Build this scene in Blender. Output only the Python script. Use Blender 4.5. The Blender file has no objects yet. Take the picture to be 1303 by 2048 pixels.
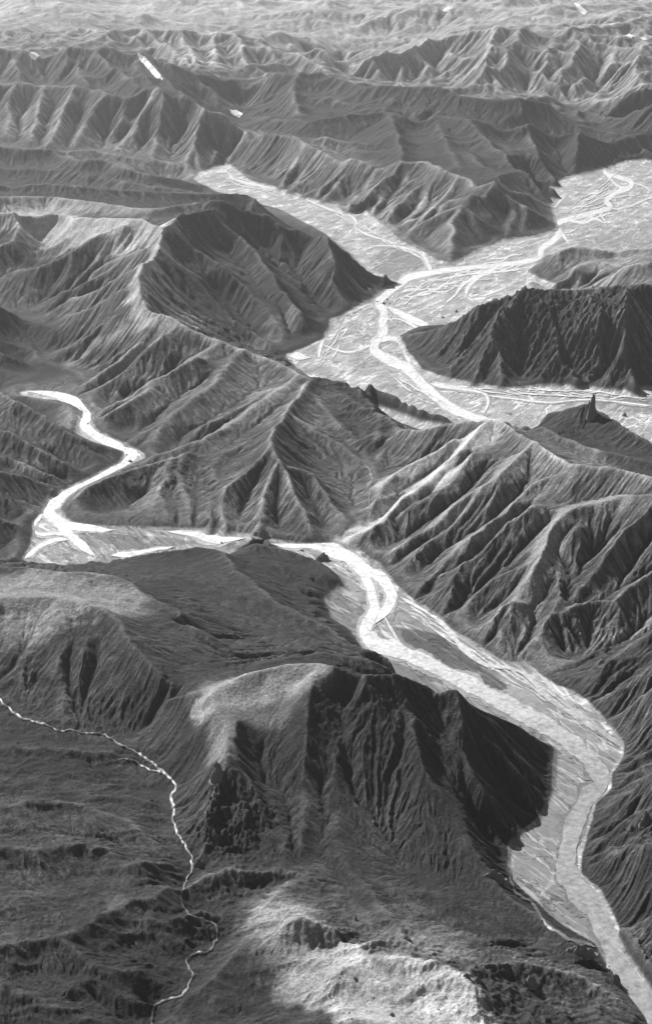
import bpy, math, time
import numpy as np
T0 = time.time()
f32 = np.float32
# ------------------------------------------------------------------ camera, sky, sun, exposure
sc = bpy.context.scene
COL = sc.collection
HCAM = 1000.0                       # metres above the river plain
PITCH = math.radians(20.5)
FPX = 3349.0                        # focal length in photo pixels (photo is 1303 x 2048)
SUN_EL, SUN_AZ = math.radians(41), math.radians(-42)   # azimuth from +Y (view direction), negative = left
cam = bpy.data.cameras.new('camera'); camo = bpy.data.objects.new('camera', cam); COL.objects.link(camo)
camo.location = (0, 0, HCAM); camo.rotation_euler = (math.pi/2 - PITCH, 0, 0)
cam.sensor_fit = 'VERTICAL'; cam.sensor_height = 24; cam.lens = 24*FPX/2048; cam.clip_start = 5; cam.clip_end = 60000
sc.camera = camo
w = bpy.data.worlds.new('World'); sc.world = w; w.use_nodes = True
wn, wl = w.node_tree.nodes, w.node_tree.links
sky = wn.new('ShaderNodeTexSky'); sky.sky_type = 'NISHITA'; sky.sun_disc = False
sky.sun_elevation = SUN_EL; sky.sun_rotation = SUN_AZ; sky.dust_density = 0.5; sky.air_density = 0.8
bw = wn.new('ShaderNodeRGBToBW'); wl.new(sky.outputs[0], bw.inputs[0])
wl.new(bw.outputs[0], wn['Background'].inputs[0]); wn['Background'].inputs[1].default_value = 0.05
sun = bpy.data.lights.new('sun', 'SUN'); sun.energy = 5.0; sun.angle = math.radians(0.5); sun.color = (1, 1, 1)
suno = bpy.data.objects.new('sun', sun); COL.objects.link(suno)
sd = np.array([math.sin(SUN_AZ)*math.cos(SUN_EL), math.cos(SUN_AZ)*math.cos(SUN_EL), math.sin(SUN_EL)])
from mathutils import Vector
suno.rotation_euler = Vector(sd).to_track_quat('Z', 'Y').to_euler(); suno.location = (0, 0, 3000)
vs = sc.view_settings; vs.view_transform = 'Standard'; vs.look = 'None'; vs.gamma = 1; vs.exposure = 0.58
vs.use_curve_mapping = False

# ------------------------------------------------------------------ geometry of the view: where a point of height z stands
def ray(x, y):
    a = (np.asarray(x, float) - 651.5)/FPX; b = (1024 - np.asarray(y, float))/FPX
    return a, math.cos(PITCH) + b*math.sin(PITCH), -math.sin(PITCH) + b*math.cos(PITCH)
def at(x, y, z):
    dx, dy, dz = ray(x, y); t = (np.asarray(z, float) - HCAM)/dz
    return dx*t, dy*t
def cot(y):
    _, dy, dz = ray(651, y); return -dy/dz
def f(x, y, yf, s=.62, zb=0):       # crest above a foot seen at row yf, slope s
    return (x, y, (zb + s*(HCAM*cot(y) - (HCAM - zb)*cot(yf)))/(1 + s*cot(y)))

# ------------------------------------------------------------------ the survey: plains, ridges, valleys (photo x, y, height)
PLAINS = [
 # upper braided plain, its tributary valley and the plain round the right mountain
 [(1420,312),(1303,318),(1240,322),(1205,338),(1150,350),(1100,366),(1040,374),(1080,385),(1098,410),(1106,440),(1108,462),(1060,474),
  (1010,478),(985,490),(955,500),(915,522),(896,530),(872,520),(800,482),(780,462),(735,425),(690,414),(640,404),(560,378),(500,362),(455,325),(440,325),(400,345),
  (385,360),(430,384),(560,420),(650,470),(700,510),(745,560),(770,572),(740,600),(690,628),(662,640),(645,680),(600,700),(568,712),
  (600,760),(700,800),(800,850),(900,880),(1000,900),(1100,890),(1200,880),(1250,900),(1420,950),(1420,775),(1290,778),
  (1200,781),(1160,768),(1100,772),(1000,778),(900,760),(845,742),(815,705),(798,672),(840,652),(905,650),(1000,640),(1100,632),
  (1200,625),(1180,590),(1080,560),(1058,545),(1085,515),(1130,500),(1180,512),(1420,530)],
 [(1122,232),(1160,229),(1195,238),(1204,255),(1175,264),(1140,252)],
 [(1240,272),(1303,271),(1420,272),(1420,286),(1300,284)],
 # lower river valley
 [(40,783),(110,782),(160,795),(190,830),(186,850),(200,866),(240,884),(285,905),(292,918),(262,930),(215,955),(170,975),(135,1000),(122,1018),
  (135,1040),(180,1051),(250,1053),(400,1058),(480,1068),(540,1080),(600,1088),(680,1085),(720,1105),(760,1130),(790,1170),(830,1205),(880,1235),
  (905,1262),(960,1295),(1010,1325),(1060,1325),(1075,1345),(1110,1370),(1150,1385),(1200,1430),(1250,1495),(1245,1520),(1225,1545),(1222,1580),(1190,1610),
  (1180,1650),(1160,1720),(1160,1750),(1200,1785),(1228,1840),(1260,1910),(1303,1975),(1400,2070),(1400,2130),(1330,2100),(1290,2040),(1250,1985),(1200,1910),(1185,1885),(1120,1850),(1065,1800),
  (1020,1760),(1012,1725),(1020,1680),(1075,1640),(1100,1580),(1108,1500),(1060,1475),(1000,1440),(920,1430),(850,1400),(780,1365),(740,1330),(715,1285),
  (700,1262),(660,1235),(645,1200),(665,1180),(685,1165),(650,1135),(600,1120),(520,1110),(470,1110),(400,1125),(300,1140),(220,1140),(100,1130),(40,1125),(62,1090),(66,1060),(62,1045),(85,1025),
  (92,1000),(115,985),(160,965),(240,925),(246,905),(215,895),(180,885),(150,870),(155,845),(160,820),(130,805),(60,795),(40,795)],
]
R, V = [], []      # ridges (landform id, points), valleys (points)
def ridge(m, *p): R.append((m, p))
def valley(*p): V.append(p)
def ladder(pts, z0, z1):            # heights run evenly from z0 to z1
    n = len(pts)-1
    return [(x, y, z0 + (z1 - z0)*(i/n)**.88 + (abs(z1-z0)*.05*math.sin(x*1.7+y*2.3) if 0 < i < n else 0)) for i, (x, y) in enumerate(pts)]
def spur(m, z0, z1, *pts): R.append((m, ladder(pts, z0, z1)))
def gul(z0, z1, *pts): V.append(ladder(pts, z0, z1))

# --- foreground mountain
ridge('crag', (408,1398,118),(440,1368,124),(480,1346,133),(560,1328,142),(640,1325,148),(668,1331,152),(700,1344,156),(740,1348,150),(780,1346,148),(796,1331,152),(850,1340,146),(900,1354,140),(930,1362,136))
spur('crag', 136, 6, (930,1362),(936,1400),(990,1432),(1050,1462),(1100,1492))
spur('crag', 152, 38, (700,1344),(690,1400),(690,1440),(676,1520),(668,1620),(690,1735))
spur('crag', 146, 20, (850,1340),(870,1400),(900,1500),(960,1580),(1030,1650))
spur('crag', 138, 2, (915,1358),(940,1440),(1000,1500),(1060,1570),(1090,1600))
spur('crag', 152, 26, (796,1331),(810,1420),(850,1520),(900,1620),(960,1740))
spur('crag', 140, 45, (560,1328),(545,1400),(520,1470),(510,1540),(560,1640),(575,1720))
spur('crag', 147, 48, (640,1325),(615,1420),(610,1500),(600,1580),(610,1700))
gul(118, 46, (470,1430),(488,1500),(505,1580),(535,1650),(545,1712))
gul(84, 26, (856,1490),(880,1550),(920,1640),(985,1745))
gul(90, 6, (945,1470),(985,1540),(1050,1620))
valley((388,1722,42),(450,1728,42),(570,1724,42),(650,1737,38),(720,1765,33),(780,1790,30),(880,1800,26),(950,1826,22),(1010,1858,18),(1080,1885,8))
spur('crag', 26, 14, (960,1740),(1000,1790),(1060,1830),(1120,1868),(1170,1896))
# pinnacle spur
spur('crag', 118, 100, (420,1400),(436,1450),(442,1490),(437,1522))
ridge('crag', (437,1522,102),(428,1560,90),(410,1620,70),(400,1680,54),(398,1715,44))
ridge('crag', (437,1522,102),(470,1570,84),(490,1640,62),(500,1712,44))
# --- left rounded hill and its streaked back slope
ridge('dome', (-80,1128,128),(0,1128,130),(60,1136,132),(130,1145,136),(200,1146,130),(240,1150,124),(285,1182,118),(340,1215,112),(420,1270,104))
ridge('dome', (-80,1190,142),(0,1190,142),(100,1190,144),(170,1200,144),(215,1225,142),(245,1262,134),(268,1300,128),(310,1350,122),(355,1376,118))
spur('dome', 142, 62, (20,1190),(30,1270),(40,1350),(60,1420))
spur('dome', 144, 62, (120,1195),(130,1290),(120,1370),(130,1450))
spur('dome', 140, 60, (215,1225),(225,1310),(230,1390),(235,1455))
gul(122, 61, (165,1280),(160,1370),(180,1455))
valley((-80,1360,75),(0,1395,70),(60,1432,66),(100,1456,62),(150,1462,60),(205,1468,58),(245,1468,57),(282,1468,56))
gul(112, 57, (368,1385),(350,1402),(320,1432),(284,1466))
valley((368,1385,112),(400,1376,112),(445,1354,106),(530,1326,98),(650,1306,92),(740,1312,84),(790,1332,70))
# hill2 : long back slope beside the river
ridge('slope', (120,1138,8),(150,1128,18),(200,1120,22),(235,1122,20),(300,1104,38),(350,1096,46),(400,1095,48),(440,1102,50),(480,1142,56),(545,1198,60),(600,1228,58),(650,1250,52),(700,1268,46),(741,1280,40),(771,1308,34),(792,1330,30))
gul(70, 60, (330,1150),(420,1175),(480,1190),(520,1200))
gul(84, 62, (380,1235),(460,1285),(540,1300),(620,1295))
spur('slope', 40, 10, (505,1075),(510,1090),(548,1094),(600,1106),(640,1122),(682,1164))
valley((470,1112,30),(505,1120,30),(560,1140,24),(600,1165,12),(650,1210,4))
spur('slope', 12, 34, (470,1090),(500,1070),(525,1056),(540,1070))
# --- foreground left moor with its stream
valley((205,1468,58),(240,1490,55),(272,1505,53),(300,1525,50),(322,1545,48),(350,1572,45),(345,1610,43),(346,1650,41),(375,1700,38),(386,1722,36),(375,1760,32),(368,1800,34),(380,1832,33),(420,1842,32),(435,1880,30),(415,1905,29),(378,1925,28),(386,1955,27),(365,1985,26),(320,2010,24),(300,2050,22),(290,2120,20))
ridge('moor', (-80,1500,72),(60,1505,68),(150,1500,64),(220,1505,60))
ridge('moor', (-80,1610,78),(60,1605,74),(160,1615,66),(260,1640,58),(320,1690,46))
gul(66, 52, (0,1560),(100,1570),(200,1600),(300,1610))
ridge('moor', (-80,1700,80),(60,1700,74),(150,1690,68),(220,1700,60))
ridge('moor', (225,1752,52),(262,1735,58),(300,1727,58),(350,1730,50))
gul(66, 50, (-80,1830),(0,1808),(60,1796),(160,1782),(232,1766))
ridge('moor', (-80,1900,72),(0,1893,72),(70,1880,70),(130,1870,66),(180,1850,62),(225,1822,62),(260,1805,62),(320,1790,60),(345,1776,58),(400,1765,52),(440,1757,50),(465,1744,50),(520,1751,49),(560,1738,50),(598,1745,48))
gul(64, 52, (50,1880),(100,1866),(160,1838),(215,1800))
valley((380,1832,33),(420,1812,34),(445,1808,35),(480,1790,36),(520,1780,34),(590,1768,40))
ridge('moor', (330,1850,52),(370,1842,50),(410,1834,44),(432,1846,36))
spur('moor', 66, 48, (110,1885),(170,1925),(230,1950),(300,1955))
gul(54, 34, (60,1930),(150,1985),(240,2010),(300,2020))
spur('moor', 60, 34, (-40,1960),(60,2000),(150,2040),(240,2070))
# foreground bright ash ground
ridge('ash', (620,1742,44),(560,1790,46),(520,1830,46),(480,1900,44),(440,1960,38),(380,2010,32),(330,2080,26))
ridge('ash', (560,1872,54),(566,1845,62),(576,1823,71),(620,1838,66),(700,1866,61),(760,1880,56),(812,1870,48))
gul(46, 26, (590,1890),(640,1915),(700,1905),(790,1894),(830,1882))
valley((685,1738,38),(740,1795,35),(782,1850,36),(800,1878,36))
valley((800,1878,36),(860,1872,34),(930,1880,30),(1000,1890,24),(1060,1900,14))
ridge('ash', (660,1960,52),(720,1930,58),(800,1920,60),(880,1930,60),(930,1960,58),(960,2010,52),(980,2080,46))
ridge('ash', (940,1950,56),(1010,1940,44),(1080,1945,36),(1150,1960,26),(1220,2000,14),(1270,2030,6))
gul(40, 6, (950,2060),(1050,2040),(1150,2040),(1270,2046))
ridge('ash', (560,2060,34),(660,2040,44),(760,2060,46),(900,2100,44))
# --- right bank hill (lower right)
ridge('bank', (1420,1480,110),(1303,1530,78),(1270,1560,46),(1232,1590,10))
ridge('bank', (1420,1620,130),(1303,1680,92),(1250,1700,52),(1200,1720,10))
ridge('bank', (1420,1800,120),(1330,1830,86),(1270,1850,38),(1240,1858,8))
gul(90, 6, (1420,1560),(1303,1620),(1250,1640),(1200,1650))
gul(80, 6, (1420,1730),(1330,1760),(1260,1780),(1215,1790))
# right tributary slopes
ridge('bank', (1420,1190,120),(1303,1255,70),(1250,1300,44),(1200,1335,26),(1165,1368,10))
ridge('bank', (1420,1330,110),(1303,1380,60),(1250,1420,30),(1215,1440,6))
gul(80, 6, (1420,1290),(1303,1340),(1230,1385),(1190,1405))
# --- right-hand big slope
ridge('ribs', (1420,955,172),(1303,942,168),(1230,925,160),(1170,920,156),(1130,915,152),(1098,895,146),(1060,870,140),(1030,850,134),(992,829,130),(950,826,120),(900,837,104),(850,850,92),(797,848,80))
spur('ribs', 128, 3, (975,835),(925,885),(880,925),(835,975),(790,1005),(745,1045),(715,1070),(688,1088))
spur('ribs', 104, 12, (900,870),(860,900),(815,935),(760,968),(748,1005),(720,1030))
gul(112, 8, (945,900),(900,960),(850,1000),(780,1035),(740,1068))
spur('ribs', 142, 6, (1060,880),(985,950),(930,985),(880,1035),(815,1085),(765,1120))
gul(116, 4, (1010,925),(960,990),(900,1050),(840,1100),(790,1150))
spur('ribs', 154, 6, (1150,925),(1060,965),(1005,1020),(930,1075),(880,1130),(835,1185))
gul(120, 5, (1060,1000),(990,1060),(940,1110),(880,1170),(855,1205))
spur('ribs', 160, 70, (1303,980),(1235,990),(1140,1010),(1105,1050),(1075,1110),(1062,1155))
spur('ribs', 70, 3, (1062,1155),(1040,1195),(1036,1240),(1051,1302))
spur('ribs', 84, 4, (1075,1110),(1000,1150),(950,1190),(905,1240))
spur('ribs', 66, 4, (1045,1180),(1000,1210),(975,1250),(960,1288))
gul(110, 5, (1150,1050),(1110,1110),(1122,1192),(1095,1240),(1060,1300))
gul(60, 4, (1020,1200),(1005,1240),(990,1300))
ridge('ribs', (1303,1020,140),(1250,1060,116),(1220,1120,84),(1180,1165,62),(1130,1205,44))
ridge('ribs', (1420,1060,130),(1303,1130,88),(1250,1180,62),(1235,1203,54),(1180,1200,50),(1150,1210,48),(1105,1240,30),(1075,1290,10))
gul(90, 30, (1290,1090),(1240,1140),(1190,1190),(1140,1222))
valley((1420,1130,80),(1330,1200,50),(1280,1260,26),(1255,1290,18),(1190,1320,8),(1150,1342,3),(1100,1345,1))
# narrow valley in the middle
valley((797,852,62),(770,890,46),(742,930,34),(748,985,22),(738,1018,14),(702,1050,6),(686,1086,1))
# tower ridge
ridge('tower', (1000,822,40),(1050,815,72),(1100,803,100),(1130,816,108),(1160,803,120),(1182,786,134),(1200,776,142),(1218,794,134),(1255,838,112),(1303,880,98),(1420,930,90))
gul(112, 100, (1085,850),(1140,880),(1200,900),(1303,920),(1420,940))
# knoll chain north of the narrow valley
ridge('knolls', (571,716,18),(600,735,46),(625,756,66),(651,760,62),(690,765,58),(736,745,64),(786,762,60),(841,797,44),(900,830,20))
gul(60, 62, (690,790),(730,810),(770,830),(795,850))
spur('knolls', 60, 50, (736,745),(745,790),(755,840),(750,880))
# --- central lower mountain (ribbed, between the two rivers)
ridge('middle', (327,456,218),(316,480,208),(296,512,192),(271,546,176),(270,572,162),(280,604,146),(310,616,138),(349,628,130),(380,650,116),(420,668,104),(452,675,98),(490,690,88),(530,706,76),(560,722,72),(600,745,74),(625,757,78),(606,775,84),(588,792,88),(566,818,94),(546,850,96),(536,872,94),(556,905,84),(580,960,62),(600,1020,36),(630,1078,4))
spur('middle', 140, 4, (280,604),(225,630),(180,655),(140,690),(100,722))
spur('middle', 130, 4, (349,628),(300,665),(240,712),(190,752),(165,780))
spur('middle', 98, 4, (452,675),(385,715),(330,755),(260,800),(215,830),(195,850))
spur('middle', 88, 6, (490,690),(440,750),(395,790),(340,840),(290,890))
spur('middle', 74, 14, (600,748),(530,800),(470,840),(400,880),(330,908),(295,918))
gul(110, 4, (330,660),(280,710),(230,755),(180,790))
gul(100, 4, (400,700),(320,745),(240,800),(190,832))
gul(74, 5, (470,720),(400,790),(330,840),(255,888))
gul(66, 30, (560,770),(490,810),(430,840),(410,852))
gul(60, 12, (545,860),(490,885),(440,905),(425,940),(416,1000),(417,1055))
ridge('middle', (140,1010,8),(170,975,30),(205,950,40),(262,927,44),(305,921,42),(345,914,44),(372,900,46))
spur('middle', 46, 3, (372,900),(362,950),(372,1000),(372,1054))
spur('middle', 44, 3, (345,914),(335,960),(318,975),(290,1050))
gul(30, 2, (330,950),(318,985),(324,1030),(328,1055))
spur('middle', 92, 10, (540,885),(490,930),(450,975),(440,1010),(450,1060))
spur('middle', 88, 8, (553,900),(540,960),(520,1010),(510,1066))
spur('middle', 84, 4, (560,915),(620,950),(660,1000),(690,1060))
spur('middle', 90, 30, (570,812),(620,850),(680,890),(725,925))
gul(60, 28, (640,800),(680,850),(720,890),(745,925))
# --- central mountain with its dark face
ridge('face', (420,392,226),(470,388,228),(520,392,230),(560,397,228),(600,403,218),(625,415,204),(652,432,184),(700,470,140),(740,502,98),(770,532,56),(792,562,10))
spur('face', 210, 10, (316,478),(362,520),(404,566),(440,592),(470,630),(530,690))
spur('face', 216, 8, (330,457),(400,490),(455,525),(505,585),(560,640),(590,670))
spur('face', 222, 6, (400,415),(470,458),(525,505),(565,570),(610,626),(640,650))
spur('face', 228, 6, (490,392),(560,440),(605,495),(645,560),(700,616))
spur('face', 216, 4, (600,403),(640,460),(680,520),(710,570),(745,592))
gul(170, 12, (400,460),(450,500),(490,560),(545,640),(580,675))
gul(170, 8, (345,490),(400,545),(450,600),(520,672),(560,704))
gul(180, 6, (490,430),(545,490),(590,560),(640,630))
ridge('face', (327,456,218),(345,440,222),(370,420,225),(420,402,227))
# plateau left of it
ridge('plateau', (-80,420,206),(0,418,206),(100,415,208),(170,425,212),(230,430,218),(280,432,222),(327,456,218))
spur('plateau', 216, 80, (250,440),(180,475),(120,505),(60,530),(10,545))
spur('plateau', 208, 100, (170,428),(120,465),(90,490),(80,500))
spur('plateau', 206, 120, (60,420),(30,460),(0,490),(-60,520))
spur('plateau', 208, 60, (320,475),(235,512),(150,552),(92,582))
spur('plateau', 186, 56, (290,520),(240,552),(170,585),(108,604))
spur('plateau', 172, 40, (270,556),(200,590),(150,622),(118,640))
gul(170, 52, (300,490),(220,535),(140,575),(95,592))
gul(160, 48, (265,548),(190,580),(110,612))
valley((150,430,190),(155,462,168),(105,490,140),(82,505,118),(65,530,98),(20,548,84),(-80,560,70))
valley((0,552,84),(50,575,70),(98,592,56),(112,622,44),(95,640,36),(55,662,26),(60,695,16),(0,716,10),(-80,724,6))
valley((60,695,20),(90,728,9),(150,752,3),(170,775,1))
spur('left', 76, 14, (-70,640),(0,700),(50,728))
valley((-80,760,10),(0,745,8),(60,760,4),(90,775,1))
# dark hills on the far left edge
ridge('left', (-80,450,190),(0,470,150),(40,500,130),(70,525,105))
ridge('left', (-80,570,150),(0,590,118),(45,615,84),(80,650,50),(96,680,26))
gul(90, 40, (-80,640),(0,640),(50,662))
ridge('left', (-80,660,70),(0,680,46),(40,690,28))
# bottom-left banks of the lower river
ridge('west', (-80,760,50),(0,772,70),(40,790,84),(90,812,74),(140,850,56),(190,880,34),(225,898,14))
ridge('west', (-80,830,80),(0,850,76),(60,880,60),(130,920,34),(160,950,8))
gul(50, 4, (40,830),(110,870),(180,910),(210,926))
ridge('west', (-80,930,74),(0,932,62),(60,948,44),(105,972,16))
gul(50, 4, (-60,910),(20,920),(90,950),(140,965))
ridge('west', (-80,1010,50),(0,1030,36),(40,1055,16),(55,1075,4))
gul(24, 2, (-60,990),(0,1000),(50,1010),(85,1010))
# hills behind the right mountain
ridge('mounds', (1058,540,2),(1080,520,40),(1101,506,60),(1141,491,72),(1180,494,70),(1220,500,66),(1303,494,80),(1420,480,100))
ridge('mounds', (1062,560,10),(1090,566,36),(1126,552,60),(1191,534,84),(1250,528,92),(1303,520,100),(1420,505,110))
gul(50, 40, (1110,545),(1180,525),(1240,515),(1303,510))
# right mountain
RZ = lambda x, y, yf=772, s=.62: f(x, y, yf, s)
ridge('rock', RZ(1420,560,790),RZ(1303,563,790),RZ(1227,560,780),RZ(1166,575),RZ(1116,578),RZ(1076,572),RZ(1046,558),RZ(1031,570),RZ(996,590),RZ(951,598,765),RZ(931,614,757),(911,634,96),(880,650,60),(851,664,32),(801,675,3))
spur('rock', 180, 6, (1046,558),(1020,620),(990,680),(1000,730),(1000,774))
spur('rock', 180, 10, (1046,558),(1085,620),(1120,680),(1155,735),(1175,765))
spur('rock', 118, 4, (931,614),(920,660),(905,710),(890,755))
spur('rock', 160, 8, (996,590),(960,660),(950,710),(945,765))
spur('rock', 176, 40, (1166,575),(1190,640),(1210,700),(1215,740))
spur('rock', 186, 60, (1260,562),(1250,640),(1270,700),(1275,735))
gul(110, 4, (975,640),(968,700),(965,768))
gul(110, 6, (1060,640),(1075,700),(1090,768))
gul(120, 30, (1130,630),(1165,700),(1190,745))
# pyramids by the plain
ridge('pyramids', (800,476,2),(850,442,46),(890,415,84),(923,405,96),(960,430,70),(1008,470,4))
spur('pyramids', 96, 4, (923,405),(902,440),(904,485),(896,526))
ridge('pyramids', (1021,395,92),(990,420,62),(978,435,48))
spur('pyramids', 92, 8, (1021,395),(1030,430),(1012,474))
ridge('pyramids', (1063,410,78),(1045,440,34),(1046,470,3))
spur('pyramids', 78, 3, (1063,410),(1085,430),(1105,447))
ridge('pyramids', (1021,395,92),(1040,404,76),(1063,410,78))
ridge('pyramids', (930,345,138),(951,372,120),(975,360,140),(991,352,150),(1016,374,112),(1061,385,72),(1086,410,6))
spur('pyramids', 150, 84, (991,352),(990,375),(1005,390),(1021,395))
spur('pyramids', 134, 30, (951,372),(930,390),(900,398),(860,430),(820,455))
# fluted chain
ridge('flutes', (500,250,150),(560,256,149),(595,275,143),(651,300,135),(701,311,129),(750,322,124),(801,320,131),(851,316,140),(891,338,140),(930,345,138))
for (a, b, c, d, z0, z1) in [(520,252,480,335,149,10),(560,256,545,355,148,14),(595,275,560,374,142,12),(640,296,575,384,136,10),(690,309,630,396,130,8),(720,315,640,404,126,8),(775,321,690,412,126,8),(800,320,745,420,130,20),(840,318,765,428,138,24),(880,330,820,440,140,26),(920,345,850,425,138,60)]:
    spur('flutes', z0, z1, (a,b), ((2*a+c)//3+4,(2*b+d)//3-4), ((a+2*c)//3+6,(b+2*d)//3-2), (c,d))
gul(96, 10, (690,330),(640,370),(600,390))
gul(100, 12, (775,345),(700,395),(680,408))
gul(110, 30, (860,345),(800,400),(770,430))
# head wall of the tributary
ridge('wall', (-80,168,240),(0,166,240),(100,165,242),(190,175,238),(240,186,232),(280,185,234),(312,193,226),(345,196,222),(380,196,220),(410,210,208),(440,222,180),(470,240,162),(500,250,150))
for (a, b, c, d, z0, z1) in [(30,168,10,268,240,90),(90,166,60,275,240,90),(150,170,100,285,240,80),(210,180,150,285,236,70),(250,186,245,290,232,60),(285,186,235,300,234,50),(312,193,330,300,226,44),(345,196,300,318,222,40),(380,196,375,330,220,24),(410,210,400,330,208,22),(440,222,430,325,180,16),(470,240,455,326,162,8)]:
    spur('wall', z0, z1, (a,b), ((2*a+c)//3-6,(2*b+d)//3+4), ((a+2*c)//3+4,(b+2*d)//3-3), (c,d))
valley((0,290,86),(100,298,72),(200,300,60),(260,315,44),(330,325,30),(390,345,4))
# low hills between that wall and the plateau
ridge('low', (-80,290,140),(0,288,132),(60,292,126),(110,296,114),(118,305,106),(160,316,110),(210,312,112),(250,330,100),(300,345,80),(350,352,50),(410,372,10))
gul(80, 50, (-80,345),(0,335),(100,340),(200,355),(300,370),(400,380))
ridge('low', (-80,358,190),(0,356,186),(100,358,180),(150,366,172),(250,372,160),(330,378,146),(400,378,140),(450,380,136),(510,386,110),(520,392,120))
gul(150, 110, (0,382),(100,384),(200,390),(300,392),(380,396))
ridge('plateau', (-80,392,196),(0,390,196),(100,388,190),(200,400,196),(300,415,206),(400,398,214))
# --- dark middle ranges
ridge('dark', (425,143,250),(470,140,254),(510,136,262),(550,135,264),(600,141,258),(651,146,252),(690,156,244),(726,170,232),(801,171,236),(886,173,240),(931,185,226),(1001,190,222),(1050,192,220),(1076,193,214),(1100,205,190),(1117,217,160),(1131,238,20))
spur('dark', 260, 150, (600,141),(580,175),(590,215),(640,240))
spur('dark', 264, 60, (540,136),(500,170),(490,205),(478,240))
ridge('dark', (478,240,100),(560,235,150),(620,240,160),(690,225,180),(766,216,190),(820,224,186),(876,223,188),(930,235,180),(976,238,176),(1051,246,160),(1101,233,176),(1151,251,150),(1201,270,110),(1240,272,90),(1276,276,80),(1310,290,60),(1420,300,40))
gul(140, 110, (640,270),(700,280),(760,290),(820,300))
spur('dark', 180, 80, (936,236),(960,262),(985,290),(1040,320),(1110,350))
spur('dark', 176, 130, (766,216),(790,250),(800,285),(801,318))
spur('dark', 170, 100, (860,224),(880,262),(900,300),(920,335))
spur('dark', 150, 8, (1140,250),(1166,286),(1155,318),(1150,346))
spur('dark', 110, 8, (1205,271),(1230,292),(1250,318))
spur('dark', 150, 60, (1050,247),(1070,285),(1090,310),(1110,340))
gul(90, 4, (1090,270),(1130,310),(1125,350))
gul(110, 80, (1000,262),(1020,300),(1060,335),(1090,358))
gul(120, 110, (830,250),(850,285),(870,312))
gul(120, 90, (930,300),(970,330),(1000,345))
ridge('dark', (1000,345,110),(1050,340,80),(1090,350,40),(1112,362,10))
# top-left massif
ridge('massif', (-80,82,380),(0,82,380),(75,83,380),(175,85,376),(250,90,368),(300,98,350),(340,116,320),(375,130,290),(400,145,260),(430,180,200),(462,222,120))
spur('massif', 376, 244, (30,84),(20,110),(40,140),(60,160))
spur('massif', 376, 244, (110,85),(120,112),(150,140),(180,170))
spur('massif', 372, 240, (200,88),(190,112),(240,140),(290,180))
spur('massif', 350, 230, (290,98),(300,125),(340,160),(380,192))
gul(330, 240, (75,100),(85,130),(110,160))
gul(320, 232, (250,108),(270,135),(320,175),(340,190))
# range behind
ridge('far', (150,78,318),(225,63,326),(280,60,328),(350,63,326),(435,66,322),(490,70,314),(525,76,300),(575,98,262),(620,122,230),(655,140,200))
for (a, b, c, d, z0, z1) in [(240,63,330,112,326,240),(300,61,370,130,328,220),(360,63,400,138,326,210),(420,65,440,140,322,200),(470,68,500,132,316,220),(520,75,560,132,302,210)]:
    spur('far', z0, z1, (a,b), ((a+c)//2,(b+d)//2+2), (c,d))
# far right range
ridge('far', (640,100,180),(700,96,222),(760,85,256),(801,75,270),(850,66,284),(901,62,288),(1000,63,286),(1101,66,282),(1180,60,286),(1250,52,292),(1303,42,300),(1420,30,305))
for (a, b, c, d, z0, z1) in [(700,96,680,150,222,90),(790,77,690,160,268,70),(870,64,760,165,286,70),(930,62,830,170,288,60),(980,63,960,120,288,190),(960,120,900,168,190,60),(1040,64,1010,120,286,192),(1010,120,1000,185,192,50),(1110,66,1080,122,282,180),(1080,122,1060,188,180,40),(1116,120,1206,176,190,60),(1180,60,1150,110,286,206),(1240,54,1215,130,290,170),(1303,42,1260,140,300,170)]:
    spur('far', z0, z1, (a,b), ((a+c)//2+4,(b+d)//2-2), (c,d))
valley((640,110,120),(650,130,70),(700,165,60),(850,178,60),(1000,200,50),(1100,200,40),(1120,215,20))
valley((1206,176,50),(1190,195,30),(1180,215,10),(1165,228,2))
ridge('east', (1420,120,290),(1303,146,262),(1251,152,240),(1215,170,200),(1180,200,90),(1165,222,10))
ridge('east', (1420,160,270),(1303,176,240),(1260,190,200),(1225,215,130),(1198,238,20))
ridge('east', (1420,215,190),(1303,225,160),(1260,235,120),(1215,250,40))
spur('east', 96, 4, (1156,203),(1150,215),(1140,232))
spur('east', 96, 4, (1156,203),(1172,215),(1178,230))
# far tableland
ridge('tableland', (-120,40,318),(100,36,318),(300,30,320),(450,34,310),(560,45,290),(620,60,240),(640,80,200))
ridge('tableland', (-120,8,320),(150,6,320),(400,4,320),(600,8,310),(760,20,300),(900,22,300),(1100,26,304),(1420,20,310))
ridge('tableland', (-120,-20,290),(400,-20,290),(900,-20,300),(1420,-20,310))

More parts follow.
